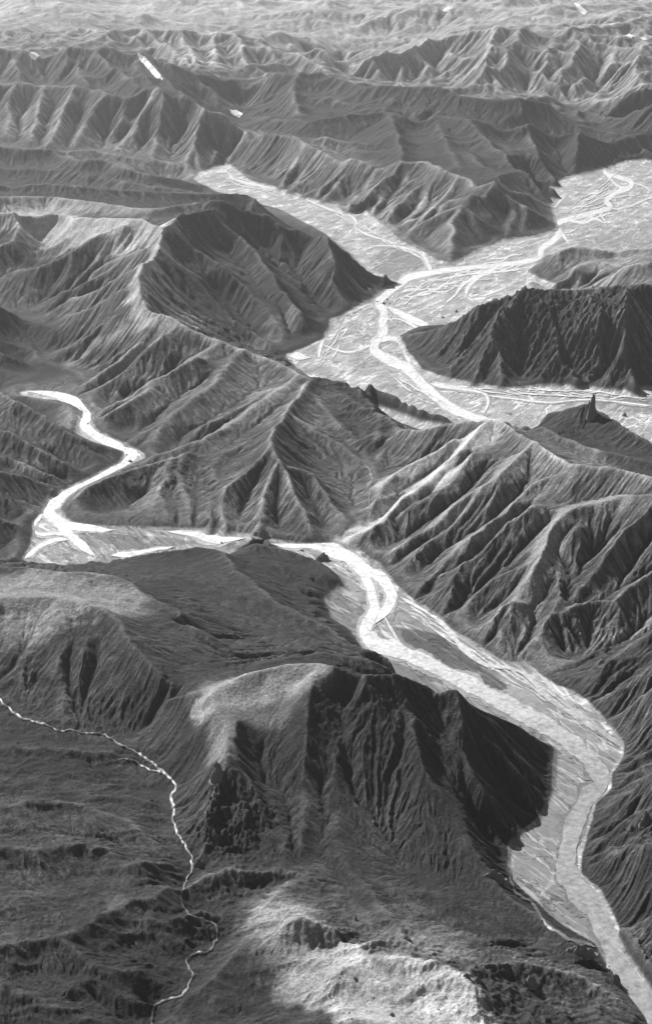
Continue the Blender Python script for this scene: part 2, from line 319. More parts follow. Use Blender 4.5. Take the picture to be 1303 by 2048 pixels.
# ------------------------------------------------------------------ height field on a fan grid (u = X/Y, v = ln Y): conformal, so cells are square
U0, U1 = -0.265, 0.265
V0, V1 = math.log(1040.), math.log(19500.)
def log(*a): print('[%5.1fs]' % (time.time() - T0), *a)
NX, NY = 368, int(368*(V1-V0)/(U1-U0))
def cells(X, Y, nx=NX, ny=NY):
    u = X/Y; v = np.log(Y)
    return (u-U0)/(U1-U0)*(nx-1), (v-V0)/(V1-V0)*(ny-1)
sumz = np.zeros(NX*NY); cnt = np.zeros(NX*NY); lab = np.full(NX*NY, -1, np.int32)
NAMES = []
def burn(P, w=1.0, m=None):
    P = np.array(P, float); X, Y = at(P[:, 0], P[:, 1], P[:, 2]); Z = P[:, 2]
    for i in range(len(P)-1):
        a = cells(X[i:i+2], Y[i:i+2]); n = int(max(abs(a[0][1]-a[0][0]), abs(a[1][1]-a[1][0]))*2) + 2
        t = np.linspace(0, 1, n); x = X[i]+(X[i+1]-X[i])*t; y = Y[i]+(Y[i+1]-Y[i])*t; z = Z[i]+(Z[i+1]-Z[i])*t
        ci, cj = cells(x, y); ci = np.rint(ci).astype(int); cj = np.rint(cj).astype(int)
        ok = (ci >= 0) & (ci < NX) & (cj >= 0) & (cj < NY); k = cj[ok]*NX + ci[ok]
        np.add.at(sumz, k, z[ok]*w); np.add.at(cnt, k, w)
        if m is not None: lab[k] = m
def inpoly(px, py, poly):
    c = np.zeros(px.shape, bool); n = len(poly); j = n-1
    for i in range(n):
        xi, yi = poly[i]; xj, yj = poly[j]
        if yi != yj:
            c ^= ((yi > py) != (yj > py)) & (px < (xj-xi)*(py-yi)/(yj-yi)+xi)
        j = i
    return c
gu = np.linspace(U0, U1, NX); gv = np.linspace(V0, V1, NY)
GY = np.repeat(np.exp(gv)[:, None], NX, 1); GX = gu[None, :]*GY
# photo pixel at which a z = 0 point at (X, Y) stands
def pix(X, Y, z=0.0):
    dz = z - HCAM
    fw = Y*math.cos(PITCH) - dz*math.sin(PITCH); up = Y*math.sin(PITCH) + dz*math.cos(PITCH)
    return 651.5 + FPX*X/fw, 1024 - FPX*up/fw
PX, PY = pix(GX, GY)
plain = np.zeros((NY, NX), bool)
for p in PLAINS: plain |= inpoly(PX, PY, p)
for p in V: burn(p)
for m, p in R:
    if m not in NAMES: NAMES.append(m)
    burn(p, 1.0, NAMES.index(m))
cnt[plain.ravel() & (cnt == 0)] = 1.0
fix = (cnt > 0).reshape(NY, NX); val = np.where(cnt > 0, sumz/np.maximum(cnt, 1e-9), 0).reshape(NY, NX)
def solve(fix, val, init, it):
    h = np.where(fix, val, init); ny, nx = h.shape
    par = (np.add.outer(np.arange(ny), np.arange(nx)) & 1).astype(bool)
    for k in range(it):
        for c in (0, 1):
            p = np.pad(h, 1, 'edge')
            g = .25*(p[:-2, 1:-1]+p[2:, 1:-1]+p[1:-1, :-2]+p[1:-1, 2:])
            mk = (par == bool(c)) & ~fix
            h[mk] += 1.75*(g[mk]-h[mk]) if it > 30 else (g[mk]-h[mk])
    return h
def up2(h, shape):
    ny, nx = h.shape; y = np.linspace(0, ny-1, shape[0]); x = np.linspace(0, nx-1, shape[1])
    y0 = np.clip(y.astype(int), 0, ny-2); x0 = np.clip(x.astype(int), 0, nx-2); ty = (y-y0)[:, None]; tx = (x-x0)[None]
    return (h[y0][:, x0]*(1-ty)*(1-tx)+h[y0][:, x0+1]*(1-ty)*tx+h[y0+1][:, x0]*ty*(1-tx)+h[y0+1][:, x0+1]*ty*tx)
def down(fix, val):
    ny, nx = fix.shape; ny2, nx2 = (ny+1)//2, (nx+1)//2
    F = np.zeros((ny2*2, nx2*2)); W = F.copy(); F[:ny, :nx] = np.where(fix, val, 0); W[:ny, :nx] = fix
    s = F.reshape(ny2, 2, nx2, 2).sum((1, 3)); c = W.reshape(ny2, 2, nx2, 2).sum((1, 3))
    return c > 0, s/np.maximum(c, 1)
lv = [(fix, val)]
while min(lv[-1][0].shape) > 12: lv.append(down(*lv[-1]))
h = np.full(lv[-1][0].shape, 150.)
for k in range(len(lv)-1, -1, -1):
    fx, vl = lv[k]; h = solve(fx, vl, up2(h, fx.shape) if h.shape != fx.shape else h, 120 if k > 0 else 60)
log('laplace', h.shape)
def blur(a, n=1):
    for _ in range(n):
        p = np.pad(a, 1, 'edge'); a = (p[:-2, 1:-1]+2*p[1:-1, 1:-1]+p[2:, 1:-1])/4
        p = np.pad(a, 1, 'edge'); a = (p[1:-1, :-2]+2*p[1:-1, 1:-1]+p[1:-1, 2:])/4
    return a
base = blur(h, 2)
def sstep(a, b, x): t = np.clip((x-a)/(b-a), 0, 1); return t*t*(3-2*t)
pl = blur(plain.astype(float), 2)
L = lab.reshape(NY, NX)
jj, ii = np.mgrid[0:NY, 0:NX]
def flood(seed):                     # jump flooding: index of the nearest seed cell
    sy, sx = np.nonzero(seed)
    near = np.full((NY, NX), -1, np.int64); near[sy, sx] = sy*NX+sx
    st = 1024
    while st >= 1:
        for dj in (-st, 0, st):
            for di in (-st, 0, st):
                if not (dj or di): continue
                J = np.clip(jj+dj, 0, NY-1); I = np.clip(ii+di, 0, NX-1); c = near[J, I]
                d1 = np.where(near >= 0, (near//NX-jj)**2+(near % NX-ii)**2, 1 << 40); d2 = np.where(c >= 0, (c//NX-jj)**2+(c % NX-ii)**2, 1 << 40)
                near = np.where(d2 < d1, c, near)
        st //= 2
    return near, np.sqrt((near//NX-jj)**2+(near % NX-ii)**2)*GY*(U1-U0)/(NX-1)
near, dR = flood(L >= 0)
_, dV = flood(fix & (L < 0))
crease = -1.15*dR*dV/(dR+dV+1e-3)     # every traced crest and every traced gully is an edge
crease = -62*(1-np.exp(crease/62))*sstep(1, 22, base)
labels = L.ravel()[near]
CR = dict(moor=.42, ash=.38, dome=.35, slope=.5, bank=.5, crag=.45, mounds=.4, tableland=.4, knolls=.7, far=.6, dark=.8)
base = base+blur(crease*blur(np.array([CR.get(n, 1) for n in NAMES])[labels], 6), 2)
base = base+9*np.exp(-np.maximum(base, 0)/60)*(1-np.exp(-np.maximum(base, 0)/7))
log('labels')

# ------------------------------------------------------------------ noise and erosion in world metres
def hsh(i, j, s):
    a = (i.astype(np.uint32)*np.uint32(374761393) + j.astype(np.uint32)*np.uint32(668265263) + np.uint32(s*2246822519 % (1 << 32)))
    a = (a ^ (a >> np.uint32(13)))*np.uint32(1274126177); a ^= a >> np.uint32(16)
    return a
def rnd(i, j, s): return (hsh(i, j, s) & np.uint32(0xffffff)).astype(f32)/f32(0xffffff)
def vnoise(x, y, s):                 # gradient noise, -1..1
    i = np.floor(x).astype(np.int32); j = np.floor(y).astype(np.int32); fx = (x-i).astype(f32); fy = (y-j).astype(f32)
    u = fx*fx*fx*(fx*(fx*6-15)+10); v = fy*fy*fy*(fy*(fy*6-15)+10); out = 0
    for dj in (0, 1):
        for di in (0, 1):
            a = rnd(i+di, j+dj, s)*f32(6.2831853)
            g = np.cos(a)*(fx-di)+np.sin(a)*(fy-dj)
            out = out + g*(u if di else 1-u)*(v if dj else 1-v)
    return out*f32(1.5)
def fbm(x, y, s, o=4):
    a, t, k = 1.0, 0, 0
    for q in range(o): t = t + a*vnoise(x*2**q, y*2**q, s+q); k += a; a *= .5
    return t/k
def ridged(x, y, s, o=4):
    a, t, k, wgt = 1.0, 0, 0, 1
    for q in range(o):
        n = 1-np.abs(vnoise(x*2**q, y*2**q, s+q)); n = n*n*wgt; wgt = np.clip(n*1.6, 0, 1); t = t + a*n; k += a; a *= .5
    return t/k
KC = 2.6
def flow_wave(X, Y, dx, dy, wl, s):  # stripes of wavelength wl running along the slope; (dx,dy) = direction across the slope
    cs = wl*KC; x = X/cs; y = Y/cs; i = np.floor(x).astype(np.int32); j = np.floor(y).astype(np.int32)
    fx = (x-i).astype(f32); fy = (y-j).astype(f32); C = 0; S = 0; W = 0; k = f32(2*math.pi*KC)
    for dj in (-1, 0, 1):
        for di in (-1, 0, 1):
            vx = fx-di-f32(.2)-f32(.6)*rnd(i+di, j+dj, s); vy = fy-dj-f32(.2)-f32(.6)*rnd(i+di, j+dj, s+7)
            w_ = np.maximum(0, np.exp(-2.2*(vx*vx+vy*vy))-f32(.02)); ph = (vx*dx+vy*dy)*k
            C = C+w_*np.cos(ph); S = S+w_*np.sin(ph); W = W+w_
    l = np.sqrt(C*C+S*S)+f32(1e-4); q = np.minimum(1, l/np.maximum(W, 1e-4)*2.0)
    return C/l*q, S/l*q
def sstep(a, b, x): t = np.clip((x-a)/(b-a), 0, 1); return t*t*(3-2*t)

# running water: stream-power erosion on a conformal grid
ROUGH = dict(dome=(.45, .9), slope=(.15, 1.3), moor=(.4, 1.0), ash=(.3, .9), bank=(.45, .9), mounds=(.35, .5), tableland=(.5, .6), ribs=(.5, .75), middle=(.7, .85), flutes=(.8, .9), wall=(.8, .9), plateau=(.8, 1), pyramids=(.3, .8), knolls=(1, 1), crag=(.5, 1), face=(1, 1), rock=(1.1, 1.2))
CUT = dict(tower=.5, dome=.8, slope=.6, moor=.6, ash=.35, bank=.9, mounds=.5, tableland=.8, pyramids=.4, crag=.8)
EX = 540; EY = int(EX*(V1-V0)/(U1-U0)); ev = np.linspace(0, NY-1, EY); eu = np.linspace(0, NX-1, EX)
def samp(a, fj, fi):                 # bilinear sampling of a coarse field on a product grid
    j0 = np.clip(np.floor(fj).astype(int), 0, a.shape[0]-2); i0 = np.clip(np.floor(fi).astype(int), 0, a.shape[1]-2)
    ty = (fj-j0)[:, None]; tx = (fi-i0)[None]
    return (a[j0][:, i0]*(1-ty)*(1-tx)+a[j0][:, i0+1]*(1-ty)*tx+a[j0+1][:, i0]*ty*(1-tx)+a[j0+1][:, i0+1]*ty*tx).astype(f32)
def samp2(a, fj, fi):
    n_ = a.shape[1]; j0 = np.clip(fj.astype(np.int32), 0, a.shape[0]-2); i0 = np.clip(fi.astype(np.int32), 0, n_-2); ty = np.clip(fj-j0, 0, 1); tx = np.clip(fi-i0, 0, 1); a = a.ravel(); k = j0*n_+i0
    return ((a[k]*(1-tx)+a[k+1]*tx)*(1-ty)+(a[k+n_]*(1-tx)+a[k+n_+1]*tx)*ty).astype(f32)
EYY = np.repeat(np.exp(np.linspace(V0, V1, EY))[:, None], EX, 1).astype(f32); EXX = (np.linspace(U0, U1, EX)[None]*EYY).astype(f32)
EP = samp(pl, ev, eu); wk = 1-sstep(.02, .5, EP)
wsx = wk*(8*vnoise(EXX/75, EYY/75, 201)+3*vnoise(EXX/28, EYY/28, 202)); wsy = wk*(8*vnoise(EXX/75, EYY/75, 203)+3*vnoise(EXX/28, EYY/28, 204))
wfi, wfj = cells(EXX+wsx, EYY+wsy); E = blur(samp2(base, wfj, wfi), 1).astype(f32); EDR = samp2(dR, wfj, wfi)
ra = blur(np.array([ROUGH.get(n, (1, 1))[0] for n in NAMES])[labels], 6); rb = blur(np.array([ROUGH.get(n, (1, 1))[1] for n in NAMES])[labels], 6)
ck = samp(blur(np.array([CUT.get(n, 1) for n in NAMES])[labels].astype(float), 5), ev, eu)
ERA = samp(ra, ev, eu)
for sx_, sy_, sz_, sr_, sk_ in [(500,1370,134,80,.8),(415,1400,118,60,.8),(100,1170,142,150,.7),(760,1990,52,110,.5),(620,1345,145,50,.7),(880,930,90,90,.5),(180,425,210,220,.6),(560,650,20,70,.6)]:
    cx_, cy_ = at(sx_, sy_, sz_); ck = ck*(1-sk_*np.exp(-((EXX-cx_)**2+(EYY-cy_)**2)/sr_**2)); ERA = ERA*(1-sk_*np.exp(-((EXX-cx_)**2+(EYY-cy_)**2)/sr_**2))
erel = sstep(1, 22, E)*(1-sstep(.3, .9, EP)); farw = sstep(5200, 9000, EYY)
wx = EXX+18*vnoise(EXX/70, EYY/70, 91); wy = EYY+18*vnoise(EXX/70, EYY/70, 92)
ck = ck*(.3+.7*sstep(0, 14, EDR))
E = E+erel*ERA*((ridged(wx/260, wy/260, 11, 4)-.42)*(5+50*farw)+2.2*fbm(EXX/60, EYY/60, 21, 3))+erel*(.9*fbm(EXX/16, EYY/16, 22, 2)+.25*vnoise(EXX/5, EYY/5, 23))
E = E+sstep(8300, 10500, EYY)*150*(ridged(EXX/1700, EYY/1500, 120, 4)-.4)
E = E.astype(f32); cell = (EYY*f32((U1-U0)/(EX-1))).astype(f32); hold = (EP > .5); E0 = E.copy()
idx = np.arange(EX*EY, dtype=np.int64).reshape(EY, EX); inner = np.zeros((EY, EX), bool); inner[1:-1, 1:-1] = True
NB = [(-1, 0), (1, 0), (0, -1), (0, 1), (-1, -1), (-1, 1), (1, -1), (1, 1)]
RN = [rnd(np.arange(EX)[None]+np.zeros((EY, 1), int), np.arange(EY)[:, None]+np.zeros((1, EX), int), 900+q) for q in range(7)]
for it in range(34):
    bs = np.zeros_like(E); rc = idx.copy(); lo = np.full_like(E, 1e9)
    for dj, di in NB:
        q = np.roll(E, (-dj, -di), (0, 1)); d_ = 1.0 if dj*di == 0 else 1.41421
        s_ = (E-q)/d_*(.75+.5*RN[(dj+3*di+it) % 7]); m2 = (s_ > bs) & inner; bs = np.where(m2, s_, bs); rc = np.where(m2, idx+dj*EX+di, rc); lo = np.minimum(lo, q)
    pit = (lo >= E) & inner & ~hold
    n_ = EX*EY; ptr = np.where(rc.ravel() == idx.ravel(), n_, rc.ravel()); ptr = np.append(ptr, n_); acc = np.append((cell**2).ravel(), 0).astype(float)
    for _ in range(10):
        acc2 = acc+np.bincount(ptr, weights=acc, minlength=n_+1)[:n_+1]; acc2[n_] = 0; acc = acc2; ptr = ptr[ptr]
    A_ = acc[:n_].reshape(EY, EX)
    drop = np.maximum(E-E.ravel()[rc.ravel()].reshape(E.shape), 0); S_ = drop/cell
    dz = .0150*ck*np.sqrt(np.maximum(A_-1.5*cell**2, 0))*S_
    E = E-np.where(hold, 0, np.minimum(dz, .45*drop))
    E = E-np.where(hold | ~inner, 0, .35*np.maximum(drop-1.05*cell, 0))
    E = np.where(pit, lo+.02, E)
    p_ = np.pad(E, 1, 'edge'); E = (E+np.where(hold, 0, .035)*((p_[:-2, 1:-1]+p_[2:, 1:-1]+p_[1:-1, :-2]+p_[1:-1, 2:])/4-E)).astype(f32)
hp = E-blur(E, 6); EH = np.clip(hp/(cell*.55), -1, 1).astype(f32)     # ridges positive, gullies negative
log('stream erosion')
# full-resolution grid; rows closer together far away, where slopes face the lens
MX, MY = 960, 3100
tt = np.linspace(0, 1, MY); vv = V0+(V1-V0)*(tt + .10*np.sin(math.pi*tt)/math.pi*1.0)
mv = (vv-V0)/(V1-V0)*(NY-1); mu = np.linspace(0, NX-1, MX)
Y = np.repeat(np.exp(vv)[:, None], MX, 1).astype(f32); X = (np.linspace(U0, U1, MX)[None]*Y).astype(f32)
PLN = samp(pl, mv, mu).astype(f32)
fe = mv/(NY-1)*(EY-1); fu = mu/(NX-1)*(EX-1)
Z = blur(samp(E, fe, fu), 1).astype(f32); DR = samp(EDR, fe, fu); EH = samp(EH, fe, fu)
du = (U1-U0)/(MX-1)
dvr = np.gradient(vv)[:, None].astype(f32)
def grads(Z):
    zu = np.gradient(Z, axis=1)/f32(du); zv = np.gradient(Z, axis=0)/dvr
    gx = zu/Y; gy = zv/Y - (X/Y)*zu/Y
    return gx, gy
RA = samp(ra, mv, mu).astype(f32); RB = samp(rb, mv, mu).astype(f32)
for sx_, sy_, sz_, sr_, sk_ in [(500,1370,134,80,.8),(415,1400,118,60,.8),(100,1170,142,150,.7),(760,1990,52,110,.5),(620,1345,145,50,.7),(880,930,90,90,.5),(180,425,210,220,.6),(560,650,20,70,.6)]:
    cx_, cy_ = at(sx_, sy_, sz_); q_ = 1-sk_*np.exp(-((X-cx_)**2+(Y-cy_)**2)/sr_**2); RA = (RA*q_).astype(f32); RB = (RB*q_).astype(f32)
relief = sstep(1, 22, Z)*(1-sstep(.3, .9, PLN))
farw = sstep(5200, 9000, Y)
# domain-warped mid-scale relief
FOLD = dict(moor=3, ash=2.6, dome=1.5, bank=6, slope=0, mounds=1.5, knolls=4, crag=0)
fo = blur(np.array([FOLD.get(n, 0) for n in NAMES])[labels].astype(float), 5); FO = samp(fo, mv, mu).astype(f32)
fr = np.where(X > 300, 1., 0)*.0
qx = X+14*vnoise(X/50, Y/50, 101); qy = Y+14*vnoise(X/50, Y/50, 102)
Z = Z + relief*FO*((ridged(qx/190, qy/38, 103, 4)-.45)*1.5+(ridged((qx*.7+qy*.7)/70, (qy*.7-qx*.7)/26, 109, 3)-.45)*.6)
Z = Z + relief*np.minimum(FO, 3)*.45*(ridged(qx/48, qy/13, 110, 4)-.45)
log('mid relief')
gx, gy = grads(blur(Z, 6).astype(f32))
eros = np.zeros_like(Z); cellm = Y*f32(du)*1.15
stren = relief
for q, (wl_, amp) in enumerate([(66, .02), (34, .03), (17, .035), (9.5, .045), (5.2, .04)]):
    m_ = np.sqrt(gx*gx+gy*gy)+f32(1e-5); dx, dy = -gy/m_, gx/m_
    c, s_ = flow_wave(X, Y, dx, dy, wl_, 31+q*5)
    tri = .55*c+.45*(f32(1)-2*np.arccos(np.clip(c, -1, 1))/f32(math.pi))
    sl = sstep(.05, .48, m_)*(1-.5*sstep(8500, 10500, Y))*stren*((.15 if wl_ > 30 else .4)+(.85 if wl_ > 30 else .6)*sstep(0, wl_*.5, DR))*(RA if wl_ > 30 else RB)*sstep(1.8, 4.0, wl_/cellm)
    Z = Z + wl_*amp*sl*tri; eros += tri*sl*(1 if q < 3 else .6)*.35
    k = f32(amp*2*math.pi*.5)*sl*s_
    gx = gx - k*dx; gy = gy - k*dy
log('erosion')
# rocky roughness
for sx_, sy_, sz_, sr_, sk_ in [(437,1560,92,20,6),(445,1620,78,30,7),(465,1680,55,28,6),(405,1650,60,20,5),(720,1370,148,60,3),(860,1370,140,55,2),(520,1640,55,22,5),(1190,800,110,45,5),(1140,840,110,45,4),(1200,1265,40,40,6),(1170,1215,50,30,4),(960,620,120,90,9),(1100,620,130,140,9),(1240,620,140,120,9),(60,1360,100,50,3),(200,1440,66,40,3),(520,1760,42,50,2.5),(420,1880,30,40,3),(1000,1980,40,90,3),(700,1870,54,50,3),(800,800,50,80,5),(350,940,44,80,3),(560,1040,30,50,3),(1290,1640,80,40,3)]:
    cx_, cy_ = at(sx_, sy_, sz_); q_ = np.exp(-((X-cx_)**2+(Y-cy_)**2)/sr_**2); b_ = q_ > .03
    xb, yb = X[b_], Y[b_]; Z[b_] += (sk_*q_[b_]*relief[b_]*((ridged(xb/17, yb/17, 207, 4)-.4)+.35*vnoise(xb/4.5, yb/4.5, 208)*sstep(1.2, 2.4, 4.5/cellm[b_]))).astype(f32)
Zr = relief*sstep(1.5, 3, 9/cellm)*.6*fbm(X/9, Y/9, 61, 3)
Z = Z + Zr*sstep(.2, .7, np.sqrt(gx*gx+gy*gy))
Z = Z + .25*fbm(X/14, Y/14, 71, 2)*(1-relief)
gx, gy = grads(Z)
log('detail', float(Z.max()), float(Z.min()))

# ------------------------------------------------------------------ materials
def new_mat(name):
    m = bpy.data.materials.new(name); m.use_nodes = True; nt = m.node_tree
    b = nt.nodes['Principled BSDF']; b.inputs['Roughness'].default_value = .9; b.inputs['Specular IOR Level'].default_value = .2
    return m, nt, b
def N(nt, t, **k):
    n = nt.nodes.new(t)
    for a, v in k.items(): setattr(n, a, v)
    return n
def math_(nt, op, a, b=None, c=None):
    n = N(nt, 'ShaderNodeMath', operation=op)
    for i, v in enumerate((a, b, c)):
        if v is None: continue
        if isinstance(v, (int, float)): n.inputs[i].default_value = v
        else: nt.links.new(v, n.inputs[i])
    return n.outputs[0]
def noise(nt, vec, scale, detail=6, rough=.6, dist=0):
    n = N(nt, 'ShaderNodeTexNoise'); n.inputs['Scale'].default_value = scale; n.inputs['Detail'].default_value = detail
    n.inputs['Roughness'].default_value = rough; n.inputs['Distortion'].default_value = dist
    nt.links.new(vec, n.inputs['Vector']); return n.outputs[0]
def terrain_mat():
    m, nt, b = new_mat('ash_moss_and_light')  # own ash and moss tones, plus sun and shade put into the albedo
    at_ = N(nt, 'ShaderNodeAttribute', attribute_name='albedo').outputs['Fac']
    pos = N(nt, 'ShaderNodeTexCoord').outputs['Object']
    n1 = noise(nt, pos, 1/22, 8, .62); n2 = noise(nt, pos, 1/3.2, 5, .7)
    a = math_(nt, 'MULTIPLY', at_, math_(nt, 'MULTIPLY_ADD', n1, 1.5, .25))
    a = math_(nt, 'MULTIPLY', a, math_(nt, 'MAXIMUM', math_(nt, 'MULTIPLY_ADD', n2, 2.4, -.2), .2))
    a = math_(nt, 'MULTIPLY', a, math_(nt, 'MAXIMUM', math_(nt, 'MULTIPLY_ADD', noise(nt, pos, 1/1.1, 3, .6), 1.3, 0.35), .3))
    nt.links.new(a, b.inputs['Base Color'])
    hh = math_(nt, 'ADD', math_(nt, 'MULTIPLY', noise(nt, pos, 1/3.6, 6, .72), 3.6), math_(nt, 'MULTIPLY', noise(nt, pos, 1/26, 6, .6), 7.0))
    bp = N(nt, 'ShaderNodeBump'); bp.inputs['Strength'].default_value = .75; bp.inputs['Distance'].default_value = 1.0
    nt.links.new(hh, bp.inputs['Height']); nt.links.new(bp.outputs[0], b.inputs['Normal'])
    return m
def bed_mat():
    m, nt, b = new_mat('wet_gravel')
    at_ = N(nt, 'ShaderNodeAttribute', attribute_name='albedo').outputs['Fac']
    fl = N(nt, 'ShaderNodeAttribute', attribute_name='flow').outputs['Vector']
    pos = N(nt, 'ShaderNodeTexCoord').outputs['Object']
    def lines(sx, sy, wd, dist, seed):
        mp = N(nt, 'ShaderNodeMapping'); mp.inputs['Scale'].default_value = (sx, sy, 1); mp.inputs['Location'].default_value = (seed, seed*.7, seed)
        nt.links.new(fl, mp.inputs[0]); n = noise(nt, mp.outputs[0], 1, 4, .55, dist)
        d = math_(nt, 'ABSOLUTE', math_(nt, 'SUBTRACT', n, .5))
        r = N(nt, 'ShaderNodeMapRange'); r.inputs[1].default_value = 0; r.inputs[2].default_value = wd; r.inputs[3].default_value = 1; r.inputs[4].default_value = 0
        nt.links.new(d, r.inputs[0]); return r.outputs[0]
    pale = math_(nt, 'MAXIMUM', lines(1/260, 1/60, .018, .5, 3), math_(nt, 'MULTIPLY', lines(1/120, 1/30, .02, .6, 17), .6))
    dark = math_(nt, 'MAXIMUM', lines(1/170, 1/34, .010, .5, 41), lines(1/300, 1/80, .008, .8, 77))
    v = math_(nt, 'MULTIPLY', at_, math_(nt, 'MULTIPLY_ADD', noise(nt, pos, 1/9, 6, .65), 1.0, .5))
    v = math_(nt, 'MULTIPLY', v, math_(nt, 'MULTIPLY_ADD', dark, -.65, 1.0))
    v = math_(nt, 'MULTIPLY', v, math_(nt, 'MULTIPLY_ADD', pale, 1.3, 1.0))
    nt.links.new(v, b.inputs['Base Color'])
    bp = N(nt, 'ShaderNodeBump'); bp.inputs['Strength'].default_value = .4; bp.inputs['Distance'].default_value = 1.0
    nt.links.new(math_(nt, 'MULTIPLY', noise(nt, pos, 1/4, 6, .7), 1.2), bp.inputs['Height']); nt.links.new(bp.outputs[0], b.inputs['Normal'])
    return m
MT = terrain_mat(); MB = bed_mat()
slope = np.sqrt(gx*gx+gy*gy)
big = fbm(X/420, Y/420, 81, 4); med = fbm(X/90, Y/90, 85, 4)
fine = vnoise(X/11, Y/11, 86)*sstep(1.5, 3, 11/cellm)+.7*vnoise(X/5, Y/5, 87)*sstep(1.2, 2.5, 5/cellm)
TONE = dict(ribs=2.5, middle=1.75, plateau=1.9, flutes=2.2, wall=2.1, face=.68, rock=.8, crag=.55, dark=.66, tower=.66, knolls=.9, dome=.75, slope=.95, moor=.62, ash=1.05, bank=1.0, pyramids=1.6, mounds=2.4, far=1.5, massif=.8, east=.65, tableland=1.7, west=.9, low=.9, left=.6)  # per-landform tone: ground cover plus sunlit and shaded sides put into colour
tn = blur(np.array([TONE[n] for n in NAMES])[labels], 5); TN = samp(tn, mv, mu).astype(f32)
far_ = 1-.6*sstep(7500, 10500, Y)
alb = TN*.051*np.exp(far_*(1.15*big+.75*med+1.0*np.clip(eros, -1, 1)+.55*np.maximum(EH, 0)+1.35*np.minimum(EH, 0)+.30*fine))  # ribs paler, gullies darker: sun and shade put into the colour
alb = alb*(1+.8*np.exp(-DR/6)*relief*(.6+.8*vnoise(X/60, Y/60, 44)))  # crest lines paler: sunlit ridge tops painted in
alb = alb*(1+1.2*sstep(6800, 8500, Y)+2.2*sstep(8200, 11200, Y))  # distant ground paler: its own pale tone plus haze put into colour
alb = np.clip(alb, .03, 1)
ppx, ppy = pix(X, Y, Z)
hi = (Y > 3050)
flow_a = np.where(hi, .49*X+.87*Y, -.52*X+.86*Y); flow_c = np.where(hi, .87*X-.49*Y, .86*X+.52*Y)
def spot(x, y, z, r, v, k=1):        # a patch of pale or dark ground; on sunlit slopes, sunlight put into colour
    global alb
    cx, cy = at(x, y, z); b_ = (np.abs(X-cx) < 1.9*r) & (np.abs(Y-cy) < 1.9*r); xb, yb = X[b_], Y[b_]
    d = np.sqrt((xb-cx)**2+(yb-cy)**2)/r + .45*fbm(xb/(r*.5), yb/(r*.5), int(x), 4)
    t = sstep(.22, .75, (1-sstep(.1, 1.3, d))*.9+.20*med[b_]+.06*fine[b_]+.32*np.clip(eros[b_], -1, 1))*k
    t = t*(1-sstep(1.1, 1.6, d)); alb[b_] = alb[b_]*(1-t)+v*t*(1+.25*med[b_]+.2*fine[b_])
spot(790,2000,54,52,.45,.8); spot(720,2030,48,34,.4,.8); spot(600,1960,46,45,.26,.7); spot(560,1850,46,40,.24,.7); spot(850,1880,40,60,.22,.6)
spot(520,1365,132,90,.17,.75); spot(420,1395,118,30,.38); spot(440,1470,105,24,.16,.6); spot(100,1180,140,150,.25); spot(200,1190,136,60,.25)
spot(280,435,220,120,.55); spot(180,425,212,160,.4); spot(60,400,200,160,.4); spot(330,470,212,50,.5); spot(300,512,190,40,.5); spot(272,560,170,40,.5)
spot(260,1815,60,34,.09,.6); spot(880,930,90,60,.45,.8); spot(800,1000,40,50,.5,.8); spot(950,860,120,60,.35); spot(1000,825,60,50,.4)
spot(700,435,20,90,.3)
BARS = [
 ([(796,1255),(841,1260),(891,1275),(926,1295),(951,1325),(976,1345),(1011,1370),(1014,1388),(971,1375),(931,1360),(886,1325),(851,1310),(816,1290),(800,1272)], .085),
 ([(640,1180),(690,1175),(735,1215),(738,1250),(715,1275),(665,1245),(648,1215)], .16),
 ([(745,1150),(765,1165),(772,1190),(765,1215),(748,1225),(752,1180)], .16),
 ([(160,1065),(300,1072),(420,1085),(300,1098),(230,1100),(190,1085)], .16),
 ([(1108,1500),(1170,1540),(1188,1570),(1150,1590),(1090,1640),(1040,1680),(1020,1740),(1075,1800),(1110,1740),(1140,1650),(1100,1560)], .2),
 ([(1075,1800),(1120,1752),(1160,1790),(1185,1840),(1200,1880),(1110,1840)], .19),
 ([(1150,480),(1303,440),(1420,430),(1420,520),(1180,505)], .24),
 ([(740,1330),(800,1320),(880,1360),(960,1410),(1060,1450),(1108,1500),(1000,1450),(880,1410),(760,1370)], .16),
 ([(800,490),(760,500),(745,540),(790,560),(850,530),(830,505)], .2),
 ([(0,740),(120,770),(180,800),(215,850),(170,840),(100,800)], .12),
 ([(1160,1590),(1200,1650),(1230,1760),(1260,1850),(1200,1790),(1160,1700)], .2),
 ([(1180,790),(1303,800),(1420,810),(1420,840),(1200,820)], .2),
]
def streak(pts, r, v, k=1):  # pale band: sunlit spurs and crests painted in; ash bands are real
    global alb
    P = smooth_path0(pts); xs, ys = at(P[:, 0], P[:, 1], P[:, 2]); b_ = (X > xs.min()-3*r) & (X < xs.max()+3*r) & (Y > ys.min()-3*r) & (Y < ys.max()+3*r)
    xb, yb = X[b_], Y[b_]; d = np.full(xb.shape, 1e9)
    for a_, c_ in zip(xs, ys): d = np.minimum(d, (xb-a_)**2+(yb-c_)**2)
    d = np.sqrt(d)/r+.35*vnoise(xb/(r*.8), yb/(r*.8), 7); t = sstep(.1, .95, (1-sstep(.1, 2.3, d))*.95+.3*np.clip(eros[b_], -1, 1)+.1*med[b_])*k
    alb[b_] = alb[b_]*(1-t)+v*t*(1+.25*med[b_]+.12*fine[b_])
def smooth_path0(P):
    P = np.array(P, float); t = np.linspace(0, len(P)-1, len(P)*6); return np.stack([np.interp(t, np.arange(len(P)), P[:, c]) for c in range(3)], 1)
streak([(975,835,128),(925,885,104),(880,925,82),(835,975,58),(790,1005,40),(745,1045,20),(700,1078,6)], 20, .5)
streak([(900,870,104),(860,900,85),(815,935,60),(760,968,30)], 16, .4)
